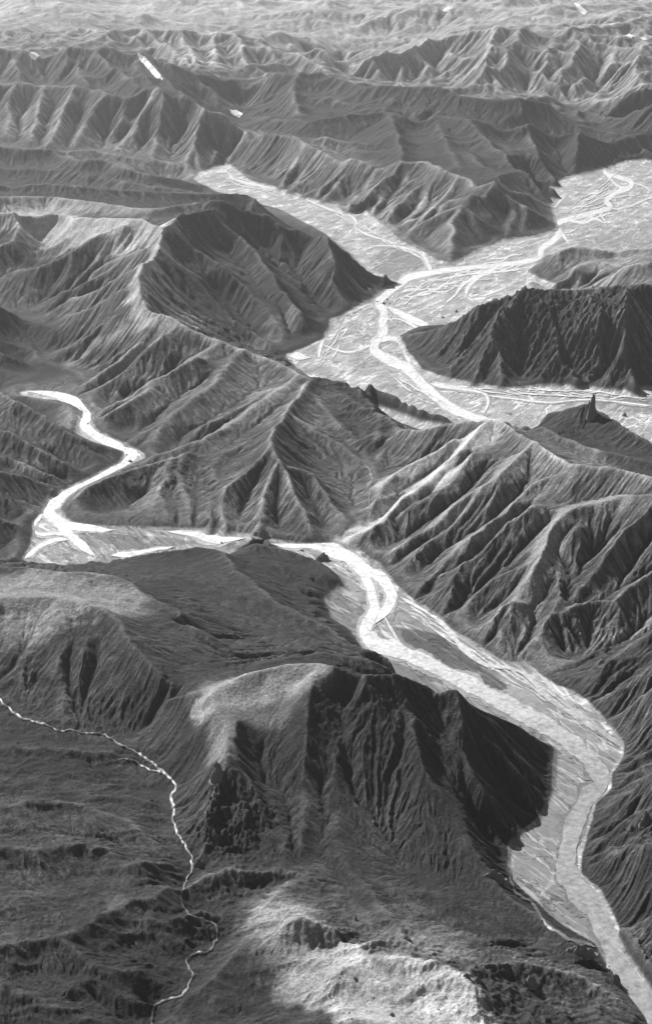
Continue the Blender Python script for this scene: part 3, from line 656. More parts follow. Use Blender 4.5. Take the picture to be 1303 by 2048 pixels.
streak([(1060,880,142),(985,950,110),(930,985,85),(880,1035,55)], 20, .3, .8)
streak([(1150,925,154),(1060,965,120),(1005,1020,90),(930,1075,60)], 20, .28, .7)
streak([(1235,990,140),(1140,1010,115),(1105,1050,98),(1075,1110,84),(1045,1180,66)], 18, .3, .8)
streak([(327,456,218),(316,480,208),(271,546,176),(280,604,146),(349,628,130),(452,675,98),(530,706,76)], 16, .38)
streak([(280,604,146),(225,630,110),(180,655,80),(140,690,50)], 14, .28, .7); streak([(349,628,130),(300,665,100),(240,712,60),(190,752,25)], 14, .28, .7)
streak([(452,675,98),(385,715,75),(330,755,55),(260,800,30)], 14, .28, .7); streak([(600,748,74),(530,800,60),(470,840,45),(400,880,30)], 12, .26, .7)
streak([(440,1368,124),(480,1346,133),(560,1328,142),(620,1326,147)], 24, .3, .8); streak([(440,1400,112),(520,1372,126),(590,1350,138)], 20, .3, .8); streak([(430,1400,116),(440,1450,108),(442,1500,102)], 12, .2, .8)
streak([(0,1160,140),(120,1170,142),(240,1185,138)], 34, .22, .8); streak([(0,418,206),(100,415,208),(230,430,218),(300,440,220)], 40, .42)
streak([(0,385,196),(150,395,196),(300,412,206)], 30, .3, .7); streak([(500,700,20),(560,660,16),(600,650,8)], 22, .2, .6)
streak([(690,1905,54),(720,1945,56),(790,1985,55),(880,2015,50),(960,2050,48)], 16, .5); streak([(800,1925,58),(860,1950,57),(920,1975,56),(940,2030,50)], 15, .46); streak([(640,1985,48),(720,2010,47),(800,2050,44)], 14, .42); streak([(760,1900,52),(840,1895,46),(930,1905,40)], 12, .26, .7)
streak([(560,1830,46),(600,1900,48),(680,1960,52),(760,1990,54)], 26, .34, .8)
riverbed = PLN > .5; hi_ = (Y > 3050)
bedv = (.23+.07*hi_)*np.exp(.5*fbm(X/60, Y/60, 95, 4)+.3*fbm(flow_a/90, flow_c/18, 98, 3))
wpx, wpy = pix(X+6*fbm(X/30, Y/30, 51, 3), Y+6*fbm(X/30, Y/30, 52, 3), 0)
def patch(poly, v, k=1.0):
    global bedv
    t = blur(inpoly(wpx, wpy, poly).astype(f32), 1)*k; bedv = bedv*(1-t)+v*t
for poly, v in BARS: patch(poly, v)
PLB = samp(blur(plain.astype(float), 9), mv, mu)
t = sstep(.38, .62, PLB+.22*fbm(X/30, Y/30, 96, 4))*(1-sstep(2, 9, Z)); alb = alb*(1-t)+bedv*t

# ------------------------------------------------------------------ the ground, cut into landforms
def grid_object(name, facemask, mat, props):
    fj, fi = np.nonzero(facemask); a = fj*MX+fi
    quads = np.stack([a, a+1, a+MX+1, a+MX], 1)
    used, inv = np.unique(quads, return_inverse=True); inv = inv.reshape(-1, 4)
    me = bpy.data.meshes.new(name); nv, nf = len(used), len(quads)
    me.vertices.add(nv); me.vertices.foreach_set('co', np.stack([X.ravel()[used], Y.ravel()[used], Z.ravel()[used]], 1).astype(f32).ravel())
    me.loops.add(nf*4); me.polygons.add(nf)
    me.polygons.foreach_set('loop_start', np.arange(0, nf*4, 4, dtype=np.int32))
    me.loops.foreach_set('vertex_index', inv.ravel().astype(np.int32))
    me.polygons.foreach_set('use_smooth', np.ones(nf, bool))
    me.update(calc_edges=True)
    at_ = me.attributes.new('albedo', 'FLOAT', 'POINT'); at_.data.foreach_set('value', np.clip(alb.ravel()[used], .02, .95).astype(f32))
    if name == 'riverbed':
        fa = me.attributes.new('flow', 'FLOAT_VECTOR', 'POINT')
        fa.data.foreach_set('vector', np.stack([flow_a.ravel()[used], flow_c.ravel()[used], np.zeros(nv)], 1).astype(f32).ravel())
    nrm = np.stack([-gx.ravel()[used], -gy.ravel()[used], np.ones(nv)], 1); nrm /= np.linalg.norm(nrm, axis=1)[:, None]
    me.normals_split_custom_set_from_vertices(nrm.astype(f32))
    o = bpy.data.objects.new(name, me); COL.objects.link(o); me.materials.append(mat)
    for k, v in props.items(): o[k] = v
    return o
LAND = {
 'crag': ('mountain', 'dark steep crag with a jagged crest, nearest mountain beside the bend of the river'),
 'dome': ('hill', 'rounded hill with pale top and dark furrowed front'),
 'slope': ('hill', 'long smooth streaked slope dropping to the river narrows'),
 'moor': ('hill', 'dark rumpled moor cut by a small stream'),
 'ash': ('hill', 'pale ash-covered ground below the nearest crag'),
 'bank': ('hill', 'furrowed hillside on the outer bank of the lowest river bend'),
 'ribs': ('mountain', 'broad pale mountainside ribbed with long diagonal spurs'),
 'tower': ('mountain', 'dark ridge carrying a lone rock tower'),
 'knolls': ('hill', 'low rocky knolls hiding the edge of the braided plain'),
 'middle': ('mountain', 'sharp-ribbed mountain between the two rivers'),
 'face': ('mountain', 'high mountain with a broad dark gullied face above the gravel fan'),
 'plateau': ('mountain', 'pale-topped plateau with spurs running down to a side valley'),
 'left': ('mountain', 'dark spurs closing the side valley'),
 'west': ('mountain', 'dark spurs above the winding upper bends of the narrow river'),
 'mounds': ('hill', 'smooth low mounds between braided plain and dark craggy mountain'),
 'rock': ('mountain', 'dark craggy mountain standing alone in the braided plain'),
 'pyramids': ('mountain', 'pyramid-shaped peaks standing over the braided plain'),
 'flutes': ('mountain', 'fluted mountainside above the tributary valley'),
 'wall': ('mountain', 'pale gullied headwall of the tributary valley'),
 'low': ('hill', 'low dark hills before the gullied headwall'),
 'dark': ('mountain', 'dark rugged range across the middle distance'),
 'massif': ('mountain', 'flat-topped massif with a long snow streak'),
 'far': ('mountain', 'hazy far range of gullied slopes'),
 'east': ('mountain', 'dark spurs above the small upper gravel flat'),
 'tableland': ('terrain', 'hazy rolling tableland at the horizon'),
}
fi = np.rint(np.linspace(0, NX-1, MX)).astype(int); fj = np.clip(np.rint(mv).astype(int), 0, NY-1)
flab = labels[fj][:, fi][:-1, :-1]; fpl = (PLN[:-1, :-1] > .5) & (Z[:-1, :-1] < 3)
grid_object('riverbed', fpl, MB, {'kind': 'structure', 'label': 'flat grey gravel plain laced with river channels'})
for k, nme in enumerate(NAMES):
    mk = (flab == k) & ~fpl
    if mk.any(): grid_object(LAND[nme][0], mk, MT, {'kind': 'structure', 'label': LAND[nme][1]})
log('meshes')
# ------------------------------------------------------------------ water: ribbons traced along the channels
def smooth_path(P, step=4.0):
    P = np.array(P, float); P = np.vstack([2*P[0]-P[1], P, 2*P[-1]-P[-2]]); out = []
    for i in range(1, len(P)-2):
        n = max(2, int(np.hypot(*(P[i+1]-P[i])[:2])/step)); t = np.linspace(0, 1, n, endpoint=False)[:, None]
        a, b_, c, d = P[i-1:i+3]
        out.append(.5*((2*b_)+(c-a)*t+(2*a-5*b_+4*c-d)*t**2+(3*b_-a-3*c+d)*t**3))
    out.append(P[-2][None]); return np.vstack(out)
def ribbons(name, paths, mat, label, zoff=.9, wob=.3, on_ground=False):
    V_, F_ = [], []
    for k, p in enumerate(paths):
        P = smooth_path(p, 2.5); P[:, 2] = np.maximum(P[:, 2], .45)
        d = np.gradient(P[:, :2], axis=0); d /= np.linalg.norm(d, axis=1)[:, None]+1e-9; nrm = np.stack([-d[:, 1], d[:, 0]], 1)
        s = np.cumsum(np.r_[0, np.hypot(*np.diff(P[:, :2], axis=0).T)])
        if on_ground: P[:, :2] += nrm*(4.5*fbm((s/14).astype(f32), np.full(len(s), 3.3, f32), 511, 4)+5*fbm((s/45).astype(f32), np.full(len(s), 8.3, f32), 517, 2))[:, None]
        r1 = np.clip(1+wob*2*fbm((s/40).astype(f32), np.full(len(s), k*3.1, f32), 300+k, 5), .1, 3); r2 = np.clip(1+wob*2*fbm((s/40).astype(f32), np.full(len(s), k*5.3+9, f32), 400+k, 5), .1, 3)
        tp = np.clip(np.minimum(s, s[-1]-s)/(P[:, 2].mean()*3+4), .12, 1) if not name.startswith('river_main') else 1
        w_ = P[:, 2]*tp; A = P[:, :2]+nrm*(w_*r1)[:, None]; B = P[:, :2]-nrm*(w_*r2)[:, None]
        n0 = len(V_)
        for q in range(5):
            t = q/4; M = A*(1-t)+B*t
            if on_ground:
                pts = [hit(x, y) for x, y in M]; V_ += [(a, b_, c+zoff+k*.012) for a, b_, c in pts]
            else:
                mx, my = at(M[:, 0], M[:, 1], 0.0); V_ += [(a, b_, zoff+k*.012) for a, b_ in zip(mx, my)]
        n = len(P)
        for q in range(4):
            for i in range(n-1): F_.append((n0+q*n+i, n0+(q+1)*n+i, n0+(q+1)*n+i+1, n0+q*n+i+1))
    me = bpy.data.meshes.new(name); me.from_pydata(V_, [], F_); me.materials.append(mat)
    me.polygons.foreach_set('use_smooth', np.ones(len(F_), bool)); me.update()
    o = bpy.data.objects.new(name, me); COL.objects.link(o); o['kind'] = 'structure'; o['label'] = label; return o
def height(x, y):
    u = (x/y-U0)/(U1-U0)*(MX-1); v = np.interp(np.log(y), vv, np.arange(MY)); i = int(min(max(u, 0), MX-2)); j = int(min(max(v, 0), MY-2)); a = u-i; b = v-j
    return (Z[j, i]*(1-a)+Z[j, i+1]*a)*(1-b)+(Z[j+1, i]*(1-a)+Z[j+1, i+1]*a)*b
def hit(px, py):                     # where the line of sight meets the ground
    dx, dy, dz = ray(px, py); zs = np.linspace(420, -12, 400); t = (zs-HCAM)/dz; xs, ys = dx*t, dy*t
    u = (xs/ys-U0)/(U1-U0)*(MX-1); v = np.interp(np.log(ys), vv, np.arange(MY))
    i = np.clip(np.rint(u).astype(int), 0, MX-1); j = np.clip(np.rint(v).astype(int), 0, MY-1)
    k = np.argmax(Z[j, i] >= zs); a, b = xs[max(k-1, 0)], ys[max(k-1, 0)]; c, d = xs[k], ys[k]
    for _ in range(8):
        mx, my = (a+c)/2, (b+d)/2; zz = HCAM+dz*my/dy
        if height(mx, my) >= zz: c, d = mx, my
        else: a, b = mx, my
    return (a+c)/2, (b+d)/2, height((a+c)/2, (b+d)/2)
def water_mat(shade=1.0, nm='glint_water', flat=False):
    m, nt, b = new_mat(nm); b.inputs['Base Color'].default_value = (.80, .80, .80, 1); b.inputs['Roughness'].default_value = .45; b.inputs['Specular IOR Level'].default_value = .5
    pos = N(nt, 'ShaderNodeTexCoord').outputs['Object']
    n = noise(nt, pos, 1/7, 5, .6, .6)
    sy_ = N(nt, 'ShaderNodeSeparateXYZ'); nt.links.new(pos, sy_.inputs[0])
    mr = N(nt, 'ShaderNodeMapRange'); mr.inputs[1].default_value = 1750; mr.inputs[2].default_value = 2250; mr.inputs[3].default_value = .42; mr.inputs[4].default_value = 1.0  # paler farther off: sky glint on the water put into its colour
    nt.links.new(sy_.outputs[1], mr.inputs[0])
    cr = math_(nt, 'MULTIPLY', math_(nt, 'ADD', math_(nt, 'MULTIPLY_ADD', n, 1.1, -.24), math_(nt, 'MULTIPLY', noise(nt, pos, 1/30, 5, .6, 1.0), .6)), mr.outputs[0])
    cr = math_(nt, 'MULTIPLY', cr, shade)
    if flat: cr = math_(nt, 'MULTIPLY_ADD', n, shade*.5, shade*.35)
    nt.links.new(cr, b.inputs['Base Color'])
    bp = N(nt, 'ShaderNodeBump'); bp.inputs['Strength'].default_value = .5; bp.inputs['Distance'].default_value = 1
    nt.links.new(math_(nt, 'MULTIPLY', noise(nt, pos, 1/3.5, 4, .6, .8), .9), bp.inputs['Height']); nt.links.new(bp.outputs[0], b.inputs['Normal'])
    return m
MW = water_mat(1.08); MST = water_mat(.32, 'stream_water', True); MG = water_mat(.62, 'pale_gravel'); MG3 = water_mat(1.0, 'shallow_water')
LOWER = [
 [(50,783,3),(85,786,4),(110,790,6),(150,800,8),(172,816,8),(176,835,9),(168,850,9),(190,868,10),(225,888,12),(258,902,13),(262,915,11),(240,930,9),(205,946,9),(175,962,9),(140,982,10),(110,1002,12),(98,1020,12),(106,1036,11),(135,1050,8),(180,1058,7),(232,1061,4)],
 [(270,905,6),(280,912,5),(284,919,3)],
 [(110,795,3),(140,808,4),(165,822,4)],
 [(105,1035,7),(125,1058,8),(150,1080,8),(172,1098,7),(190,1112,7)],
 [(88,1028,3),(72,1045,4),(66,1062,3),(85,1070,3),(110,1068,3),(135,1072,3)],
 [(40,1122,3),(62,1108,4),(80,1094,4),(110,1082,4),(140,1080,3)],
 [(222,1112,5),(262,1109,5),(300,1102,3),(350,1094,2)],
 [(335,1064,3),(365,1067,4),(400,1072,6),(430,1080,8),(450,1080,5),(490,1077,4)],
 [(520,1088,4),(560,1092,4),(600,1093,4),(630,1095,5),(660,1104,10),(690,1115,13),(715,1132,12),(732,1158,9),(742,1190,8),(748,1218,9),(735,1250,11),(732,1270,14),(760,1290,16),(800,1305,14),(845,1322,14),(890,1345,13),(935,1367,14),(985,1396,15),(1050,1430,17),(1110,1465,17),(1160,1503,18),(1192,1538,18),(1200,1568,16),(1172,1600,17),(1150,1645,17),(1137,1700,19),(1130,1745,23),(1160,1785,24),(1192,1822,22),(1215,1870,22),(1245,1940,24),(1280,1995,26),(1340,2060,32),(1400,2110,32)],
 [(705,1118,7),(740,1142,9),(768,1163,10),(784,1190,11),(776,1214,9),(760,1235,8),(744,1252,8)],
 [(758,1255,2.5),(775,1275,3.5),(800,1290,4),(812,1296,3)],
 [(742,1205,4),(760,1225,3),(770,1222,2)],
 [(600,1090,3),(640,1085,5),(670,1092,4),(690,1100,2)],
]
UPPER = [
 [(1340,312,2),(1290,315,3),(1250,319,3),(1218,328,3.5),(1208,344,4),(1232,354,5),(1258,362,5.5),(1258,374,6),(1226,388,6),(1212,402,6),(1217,416,6),(1180,428,6),(1132,440,6),(1110,452,6),(1116,468,8),(1102,484,7),(1082,498,6),(1077,514,6),(1050,524,6),(1000,530,5),(930,537,5),(860,546,7),(818,556,9),(795,572,8),(772,590,8),(756,606,8),(768,625,9),(764,645,9),(768,664,8),(752,684,9),(748,702,11),(768,716,12),(808,734,12),(830,755,11),(860,785,12),(890,810,12),(935,832,10),(990,845,8)],
 [(770,612,7),(800,628,8),(830,642,8),(852,652,7),(862,656,3)],
 [(752,688,6),(775,678,6),(797,682,5),(808,700,5),(817,718,6),(816,735,6)],
 [(862,546,5),(855,528,5),(842,508,2.5),(815,498,2),(780,492,1.5),(742,492,1.5)],
 [(842,508,2),(862,505,1.5),(885,512,1.5)],
 [(1000,532,4),(960,552,4),(935,575,4),(930,598,3)],
 [(960,550,4),(925,570,3),(910,590,2.5),(885,610,2)],
 [(1115,458,5),(1125,472,4),(1138,490,2)],
 [(1130,440,4),(1165,446,3),(1188,438,2),(1210,446,1.5),(1195,425,2)],
 [(1118,445,3),(1100,430,2),(1110,412,1.5),(1128,392,2),(1108,400,1.5)],
 [(1208,345,3),(1225,365,2.5),(1240,375,3),(1255,372,2)],
 [(1260,366,2),(1285,372,1.5),(1303,385,1.5)],
 [(1225,420,1.5),(1260,412,1.5),(1300,396,1.5),(1340,390,1.5)],
 [(700,620,3),(665,640,3),(650,670,3),(640,700,4),(636,720,3)],
 [(645,690,2),(670,700,2),(700,705,2),(745,690,2)],
 [(570,710,8),(590,712,9),(610,716,7),(622,716,3)],
 [(655,640,3),(690,626,3),(735,610,4)],
 [(860,768,6),(900,775,5),(960,785,3),(975,800,3),(970,825,3)],
 [(975,792,2),(1040,800,2),(1100,806,2),(1180,800,1.5),(1300,812,2)],
 [(455,345,4),(470,360,3),(520,372,3),(575,380,2)],
 [(610,398,2),(660,420,2),(700,432,2),(712,445,2),(710,455,1.5),(735,470,2),(790,488,1.5)],
 [(1140,238,2.5),(1165,238,3),(1178,240,2.5),(1170,247,2.5),(1190,252,2)],
 [(1240,277,2),(1303,277,2.5),(1360,277,2)],
 [(770,640,3),(800,640,2),(840,660,3)],
 [(880,560,2),(930,550,2),(990,545,2),(1040,540,2)],
]
rng = np.random.default_rng(5)
def braid(x0, y0, x1, y1, n, wid, amp, wmax):
    L_ = math.hypot(x1-x0, y1-y0)
    for k in range(n):
        a = rng.uniform(0, .7); b = min(1, a+rng.uniform(.25, .6)); m = 15; off = rng.uniform(-wid, wid); pts = []; ph = rng.uniform(0, 6.28, 4); fr_ = rng.uniform(.5, 1.5, 4)
        for i in range(m):
            t = a+(b-a)*i/(m-1); q = t*L_/55; wv = amp*.45*(math.sin(q*fr_[0]*2+ph[0])+.5*math.sin(q*fr_[1]*4+ph[1])+.3*math.sin(q*fr_[2]*8+ph[2]))
            pts.append((x0+(x1-x0)*t+wv*.5, y0+(y1-y0)*t+off*(.6+.4*math.sin(t*4+ph[3]))+wv, max(.5, wmax*.45*(1+.6*math.sin(q*3+ph[1])))))
        yield pts
BR = list(braid(1090,505,800,600,22,26,11,2.2)) + list(braid(1300,395,1115,440,14,30,9,1.7)) + list(braid(700,640,640,720,10,26,9,2.4)) + list(braid(800,590,740,700,9,22,9,2.4))
BR += list(braid(880,765,1290,800,10,12,7,1.8)) + list(braid(420,340,560,390,6,8,5,1.6)) + list(braid(650,415,860,530,9,10,6,1.6)) + list(braid(740,720,900,820,7,20,8,2)) + list(braid(1240,350,1140,430,8,18,8,1.6))
SIDE = list(braid(790,1190,1180,1460,9,18,12,2.6)) + list(braid(1000,1310,1240,1500,12,22,12,3)) + list(braid(90,1040,190,1105,4,12,6,2)) + list(braid(740,1180,800,1290,4,14,7,2.4))
SIDE += [[(800,1195,3),(870,1235,4),(905,1270,5),(925,1300,4),(970,1330,4),(1040,1345,3),(1100,1400,4),(1180,1450,4),(1250,1500,5)]]
UPPER = [[(x, y, w_*.8) for x, y, w_ in p] for p in UPPER]
def widen(ps, k, a): return [[(x, y, w_*k+a) for x, y, w_ in p] for p in ps]
ribbons('gravel_bar', widen(UPPER[:24], 1.3, 1.2), MG, 'pale washed gravel along the braided channels', zoff=.42, wob=.6)
ribbons('gravel_bar', widen(LOWER, 1.25, 2.5), MG, 'pale washed gravel along the narrow river', zoff=.42, wob=.55)
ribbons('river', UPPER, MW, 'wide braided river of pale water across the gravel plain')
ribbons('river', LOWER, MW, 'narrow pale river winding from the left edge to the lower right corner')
ribbons('river', BR, MG3, 'thin grey-white braids crossing the upper gravel plain', zoff=.7)
ribbons('river', SIDE, MG3, 'thin side channels threading the gravel beside the narrow river', zoff=.65)
STREAMS = [
 [(-10,1388,2),(10,1412,2.5),(40,1430,2),(75,1445,1.5),(110,1457,1),(150,1463,.8),(180,1466,.8),(205,1470,1.2),(232,1485,2),(262,1500,2.5),(292,1515,2.6),(312,1535,2.6),(330,1545,2.5),(352,1572,2.6),(343,1590,2.5),(346,1612,2.5),(342,1640,2.5),(352,1670,2.5),(372,1695,2.5),(384,1718,2),(378,1745,1.6),(368,1780,1.6),(364,1808,2),(378,1830,2.6),(418,1842,2.6),(430,1860,3),(435,1880,2.6),(415,1902,2),(380,1916,2),(379,1935,2.6),(383,1955,2.6),(368,1985,2.4),(332,2002,2),(308,2018,2.4),(298,2060,3)],
 [(232,1518,1),(262,1522,1.2),(300,1538,1.4),(330,1546,1)],
 [(1015,1735,1.5),(1022,1765,2),(1030,1785,2.5),(1062,1805,3),(1080,1835,4),(1110,1865,5),(1150,1882,6),(1190,1895,5)],
]
MG2 = water_mat(.13, 'stream_gravel', True)
STREAMS = [[(x+2.5*math.sin(y*.35+x*.2), y, w_*.38) for x, y, w_ in p] for p in STREAMS]; 
ribbons('stream_bed', [[(x, y, w_*1.8+.8) for x, y, w_ in p] for p in STREAMS], MG2, 'pale stony stream beds in the dark ground', zoff=.8, wob=.6, on_ground=True)
ribbons('stream', STREAMS[:2], MST, 'thin bright stream threading the dark moor', zoff=1.1, wob=.8, on_ground=True)
ribbons('stream', STREAMS[2:], MST, 'small stream skirting the foot of the nearest crag', zoff=1.0, on_ground=True)
GULLY_STREAMS = [
 [(728,925,1.2),(740,950,1.5),(742,985,1.5),(738,1015,1.5)],
]
GULLY_STREAMS = [[(x, y, w_*.3) for x, y, w_ in p] for p in GULLY_STREAMS]
ribbons('stream', GULLY_STREAMS, MST, 'faint trickles in the narrow ravines between the ribs', zoff=1.0, on_ground=True)
log('rivers')
# ------------------------------------------------------------------ snow patches lying in hollows
def snow_mat():
    m, nt, b = new_mat('old_snow'); pos = N(nt, 'ShaderNodeTexCoord').outputs['Object']
    nt.links.new(math_(nt, 'MULTIPLY_ADD', noise(nt, pos, 1/18, 5, .6), .35, .62), b.inputs['Base Color'])
    return m
MS = snow_mat()
nwx, nwy = pix(X+5*fbm(X/25, Y/25, 251, 3), Y+5*fbm(X/25, Y/25, 252, 3), Z)
SNOW = [
 ([(272,108),(284,112),(300,128),(318,148),(325,162),(312,158),(296,140),(280,122)], 'long narrow snow streak down the flank of the flat-topped massif'),
 ([(56,108),(70,104),(82,106),(78,114),(68,122),(60,116)], 'small snow patch below the rim of the flat-topped massif near the left edge'),
 ([(458,221),(470,221),(484,228),(478,236),(466,232)], 'small snow patch in the col at the end of the massif'),
 ([(882,22),(896,12),(908,8),(902,18),(890,27)], 'snow patch on the horizon tableland right of centre'),
 ([(1146,6),(1156,10),(1172,24),(1168,32),(1156,24)], 'slanting snow patch highest in the right of the tableland'),
 ([(1215,48),(1232,46),(1250,50),(1232,56),(1218,54)], 'flat snow patch above the right end of the far range'),
 ([(1236,74),(1256,69),(1270,74),(1254,79)], 'ragged snow patch on the far range beside its right end'),
 ([(1276,76),(1300,71),(1303,78),(1284,81)], 'thin snow patch cut by the right edge of the view'),
]
for k, (poly, lab_) in enumerate(SNOW):
    q = [hit(x, y) for x, y in poly]; ya, yb = min(p[1] for p in q)-60, max(p[1] for p in q)+60
    mk = (inpoly(nwx, nwy, poly) & (Y > ya) & (Y < yb))[:-1, :-1]
    todo = set(zip(*np.nonzero(mk))); bestc = []
    while todo:
        st_ = [todo.pop()]; comp = list(st_)
        while st_:
            a_, b_ = st_.pop()
            for nb in ((a_+1, b_), (a_-1, b_), (a_, b_+1), (a_, b_-1)):
                if nb in todo: todo.remove(nb); st_.append(nb); comp.append(nb)
        if len(comp) > len(bestc): bestc = comp
    if len(bestc) < 4: log('snow', k, 'empty'); continue
    mk[:] = False; mk[tuple(np.array(bestc).T)] = True
    Zs = Z; Z = Z+1.2
    o = grid_object('snow_patch', mk, MS, {'category': 'snow patch', 'label': lab_}); Z = Zs
# ------------------------------------------------------------------ rocks
def rock_mat(v):
    m, nt, b = new_mat('bare_rock'); pos = N(nt, 'ShaderNodeTexCoord').outputs['Object']
    nt.links.new(math_(nt, 'MULTIPLY', math_(nt, 'MULTIPLY_ADD', noise(nt, pos, 1/2.5, 7, .7), 1.2, .4), v), b.inputs['Base Color'])
    bp = N(nt, 'ShaderNodeBump'); bp.inputs['Strength'].default_value = .9; bp.inputs['Distance'].default_value = 1
    nt.links.new(math_(nt, 'MULTIPLY', noise(nt, pos, 1/2.0, 7, .7), 1.6), bp.inputs['Height']); nt.links.new(bp.outputs[0], b.inputs['Normal'])
    return m
MR = rock_mat(.2)
import bmesh
def crag_mesh(name, wd, ht, depth, seed, tops, sub=5):
    """jagged mass: a union envelope of several leaning spires (tops: x offset, share of height, radius share)"""
    n = 8*2**(sub-2)*2; m_ = n; P = []; 
    a = np.linspace(0, 2*math.pi, n, endpoint=False); r = np.linspace(0, 1, m_//2+1)
    A, Rr = np.meshgrid(a, r); x = Rr*np.cos(A); y = Rr*np.sin(A)
    h = np.zeros_like(x)
    for k, (ox, sh, rs) in enumerate(tops):
        d = np.sqrt(((x-ox)/rs)**2+((y-.25*math.sin(seed+k*2.1))/(rs*1.1))**2); h = np.maximum(h, sh*np.clip(1-d**2.4, 0, 1)**.8)
    fx = (x*wd*.5).astype(f32); fy = (y*depth*.5).astype(f32); sc_ = max(wd, depth)
    h = np.maximum(h, .25*np.clip(1-Rr, 0, 1))
    def blocks(cs, sd):              # nearest block centre: offset and random number
        bx_, by_ = fx/cs, fy/cs; ci, cj = np.floor(bx_).astype(np.int32), np.floor(by_).astype(np.int32); best = np.full(bx_.shape, 9., f32); rr = best*0; ox_ = best*0; oy_ = best*0
        for dj in (-1, 0, 1):
            for di in (-1, 0, 1):
                a_ = rnd(ci+di, cj+dj, sd); b_2 = rnd(ci+di, cj+dj, sd+1); dx_ = ci+di+a_-bx_; dy_ = cj+dj+b_2-by_; q = dx_*dx_+dy_*dy_; m2 = q < best
                best = np.where(m2, q, best); rr = np.where(m2, rnd(ci+di, cj+dj, sd+2), rr); ox_ = np.where(m2, dx_, ox_); oy_ = np.where(m2, dy_, oy_)
        return rr, ox_, oy_, best
    r1, o1, p1, q1 = blocks(sc_*.13, seed); r2, o2, p2, q2 = blocks(sc_*.055, seed+20)
    h = h*(.72+.5*r1+.12*r2)+.05*np.clip(h*4, 0, 1)*((r1-.5)*o1*3+(r2-.5)*p1*2)-.05*np.clip(q1, 0, 1)*np.clip(h*4, 0, 1)
    rim = Rr > .97
    z = np.where(rim, -.25, h-.06)*ht
    wx_ = fx*(1+.10*vnoise(fx/(sc_*.15)+9, fy/(sc_*.15), seed+5)); wy_ = fy*(1+.10*vnoise(fx/(sc_*.15), fy/(sc_*.15)+5, seed+6))
    bm = bmesh.new(); rows = []
    c = bm.verts.new((0, 0, float(z[0].max())))
    for i in range(1, len(r)): rows.append([bm.verts.new((float(wx_[i, q]), float(wy_[i, q]), float(z[i, q]))) for q in range(n)])
    for q in range(n): bm.faces.new((c, rows[0][q], rows[0][(q+1) % n]))
    for i in range(len(rows)-1):
        for q in range(n): bm.faces.new((rows[i][q], rows[i+1][q], rows[i+1][(q+1) % n], rows[i][(q+1) % n]))
    bm.faces.new(list(reversed(rows[-1])))
    me = bpy.data.meshes.new(name); bm.to_mesh(me); bm.free(); me.materials.append(MR); return me
def crag(name, cat, px, py, wpx_, hpx, label, tops=((0, 1, .9),), seed=1, group=None, dep=.8, sub=4):
    x, y, z = hit(px, py); dist = math.sqrt(x*x+y*y+(HCAM-z)**2); mpp = dist/FPX; wd = wpx_*mpp
    ht = hpx*mpp/math.cos(math.atan2(HCAM-z, y))
    o = bpy.data.objects.new(name, crag_mesh(name, wd, ht, wd*dep, seed, tops, sub)); COL.objects.link(o)
    o.location = (x, y, z-.16*ht); o['category'] = cat; o['label'] = label
    if group: o['group'] = group
    return o
J3 = ((0, 1, .55), (-.45, .62, .5), (.42, .7, .5)); J5 = ((0, 1, .45), (-.5, .6, .4), (.42, .75, .42), (.15, .85, .4), (-.22, .8, .4))
crag('rock_tower', 'rock tower', 1182, 834, 34, 58, 'lone dark rock tower standing on the ridge above the plain at the right', ((.05, 1, .42), (-.3, .62, .45), (.32, .45, .45), (0, .5, .8)), 3)
crag('rock_pinnacle', 'rock pinnacle', 434, 1556, 34, 30, 'jagged rock tip crowning the spur between the stream and the nearest crag', ((.05, 1, .75), (-.3, .62, .5), (.3, .55, .5), (.1, .85, .5)), 8, dep=1.0, sub=5)
crag('rock_outcrop', 'rock outcrop', 523, 1070, 40, 13, 'dark spiky outcrop at the narrows where the river slips behind the slope', J5, 12)
crag('rock_outcrop', 'rock outcrop', 644, 1120, 34, 16, 'dark hooked outcrop beside the river above the fluted slope', J3, 15)
crag('boulder', 'boulder', 260, 924, 12, 5, 'small dark boulder in the river bend under the ribbed mountain', J3, 17)
crag('boulder', 'boulder', 443, 1087, 8, 4, 'small dark boulder at the near edge of the river pool', J3, 18)
crag('boulder', 'boulder', 604, 1102, 9, 4, 'flat boulder by the river between the two outcrops', J3, 19)
crag('boulder', 'boulder', 885, 636, 8, 4, 'isolated dark block at the tail of the craggy mountain, lower of two', J3, 21)
crag('boulder', 'boulder', 912, 624, 7, 5, 'upright dark block on the tail ridge of the craggy mountain, higher of two', J3, 22)
crag('boulder', 'boulder', 753, 604, 9, 3, 'dark islet of rock in the braided river, left of the pair', J3, 23)
crag('boulder', 'boulder', 773, 600, 9, 3, 'dark islet of rock in the braided river, right of the pair', J3, 24)
crag('boulder', 'boulder', 1248, 832, 10, 9, 'small square rock on the slope right of the tower', J3, 25)
crag('rock_spike', 'rock spike', 711, 1840, 10, 9, 'small dark spike standing alone on the pale wash below the crag', ((0, 1, .6), (.3, .4, .5)), 26)
crag('rock_outcrop', 'rock outcrop', 955, 1960, 16, 10, 'dark upright outcrop at the edge of the pale ash, larger of two', J3, 27)
crag('rock_outcrop', 'rock outcrop', 932, 1952, 16, 8, 'low dark outcrop at the edge of the pale ash, smaller of two', J3, 28)
crag('rock_outcrop', 'rock outcrop', 1058, 1965, 34, 18, 'ragged rocks on the slope between pale ash and the river', J5, 29)
crag('rock_outcrop', 'rock outcrop', 1228, 1965, 30, 20, 'dark rocks on the bank just left of the lowest river reach', J5, 30)
crag('rock_outcrop', 'rock outcrop', 1160, 1905, 70, 16, 'long dark ledge above the small stream mouth', J5, 31, dep=.4)
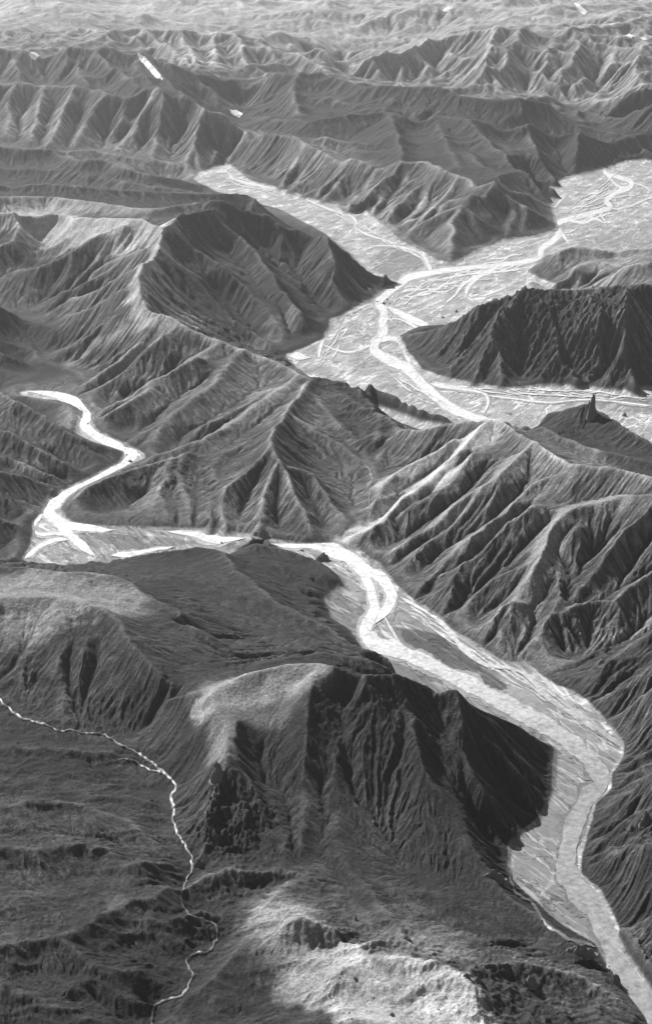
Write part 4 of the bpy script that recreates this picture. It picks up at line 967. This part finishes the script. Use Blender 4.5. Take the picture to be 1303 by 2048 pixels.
crag('rock_outcrop', 'rock outcrop', 985, 1755, 56, 16, 'dark ledge at the foot of the crag above the small stream', J5, 32, dep=.4)
crag('rock_outcrop', 'rock outcrop', 1290, 1645, 28, 24, 'dark crag on the outer bank hillside near the right edge', J5, 33)
crag('boulder', 'boulder', 1262, 1657, 10, 9, 'dark boulder beside the crag on the outer bank hillside', J3, 34)
crag('boulder', 'boulder', 1246, 1658, 8, 5, 'smallest boulder left of the crag on the outer bank hillside', J3, 35)
crag('boulder', 'boulder', 783, 2030, 11, 6, 'dark boulder alone in the middle of the pale ash', J3, 36)
crag('boulder', 'boulder', 710, 1958, 12, 5, 'dark flat boulder at the upper left rim of the pale ash', J3, 37)
crag('rock_outcrop', 'rock outcrop', 812, 1878, 20, 6, 'dark bluff end at the head of the wash', J5, 38)
for k, (bx, by, bw) in enumerate([(508,1628,13),(520,1620,11),(528,1636,14),(515,1648,12),(524,1660,10),(534,1650,9),(510,1668,9)]):
    crag('boulder', 'boulder', bx, by, bw, bw*.7, 'rounded grey block in the gully right of the rock tip', J3, 50+k, group='rounded blocks in the gully')
crag('rock_outcrop', 'rock outcrop', 398, 1728, 30, 12, 'dark blocks where the stream passes the foot of the pinnacle', J5, 41)
rb_ = np.random.default_rng(11)
SPR = [((600,1950,1000,2040), 'ash'), ((780,1730,1000,1850), 'crag foot'), ((690,1760,900,1860), 'wash'), ((60,1500,330,1640), 'moor'), ((1100,1890,1230,1990), 'bank'), ((640,1090,760,1190), 'river side'), ((430,1720,620,1760), 'crag foot'), ((800,1120,900,1160),'ribs')]
where = {'ash': 'pale ash', 'crag foot': 'foot of the crag', 'wash': 'stony wash', 'moor': 'dark moor', 'bank': 'slope above the lowest river reach', 'river side': 'gravel by the river', 'ribs': 'foot of the ribbed mountainside'}
scree = [crag_mesh('boulder', 1, 1, .8, 60+i, J3, 2) for i in range(4)]
for (x0, y0, x1, y1), k in SPR:
    for i in range(22):
        px_, py_ = rb_.uniform(x0, x1), rb_.uniform(y0, y1); x, y, z = hit(px_, py_); r_ = rb_.uniform(.8, 2.3)
        o = bpy.data.objects.new('boulder', scree[i % 4]); COL.objects.link(o); o.location = (x, y, z-.1); o.scale = (r_, r_, r_*rb_.uniform(.5, 1)); o.rotation_euler = (0, 0, rb_.uniform(0, 6.28))
        o['category'] = 'boulder'; o['group'] = 'loose boulders scattered on the '+where[k]; o['label'] = 'small dark boulder, one of many strewn over the '+where[k]
log('rocks')

def haze():
    me = bpy.data.meshes.new('haze'); x, y0, y1, z0, z1 = 9000, -600, 20500, -40, 1060
    v = [(a, b, c) for c in (z0, z1) for b in (y0, y1) for a in (-x, x)]
    me.from_pydata(v, [], [(0,2,3,1),(4,5,7,6),(0,1,5,4),(2,6,7,3),(0,4,6,2),(1,3,7,5)])
    o = bpy.data.objects.new('haze', me); COL.objects.link(o); o['kind'] = 'stuff'; o['label'] = 'thin pale haze thickening towards the far ranges'
    m = bpy.data.materials.new('haze'); m.use_nodes = True; nt = m.node_tree; nt.nodes.remove(nt.nodes['Principled BSDF'])
    p = nt.nodes.new('ShaderNodeVolumePrincipled'); p.inputs['Color'].default_value = (.95, .95, .95, 1)
    p.inputs['Density'].default_value = HAZE; p.inputs['Anisotropy'].default_value = .6
    nt.links.new(p.outputs[0], nt.nodes['Material Output'].inputs['Volume']); me.materials.append(m)
HAZE = 2.5e-5
haze()
log('done')
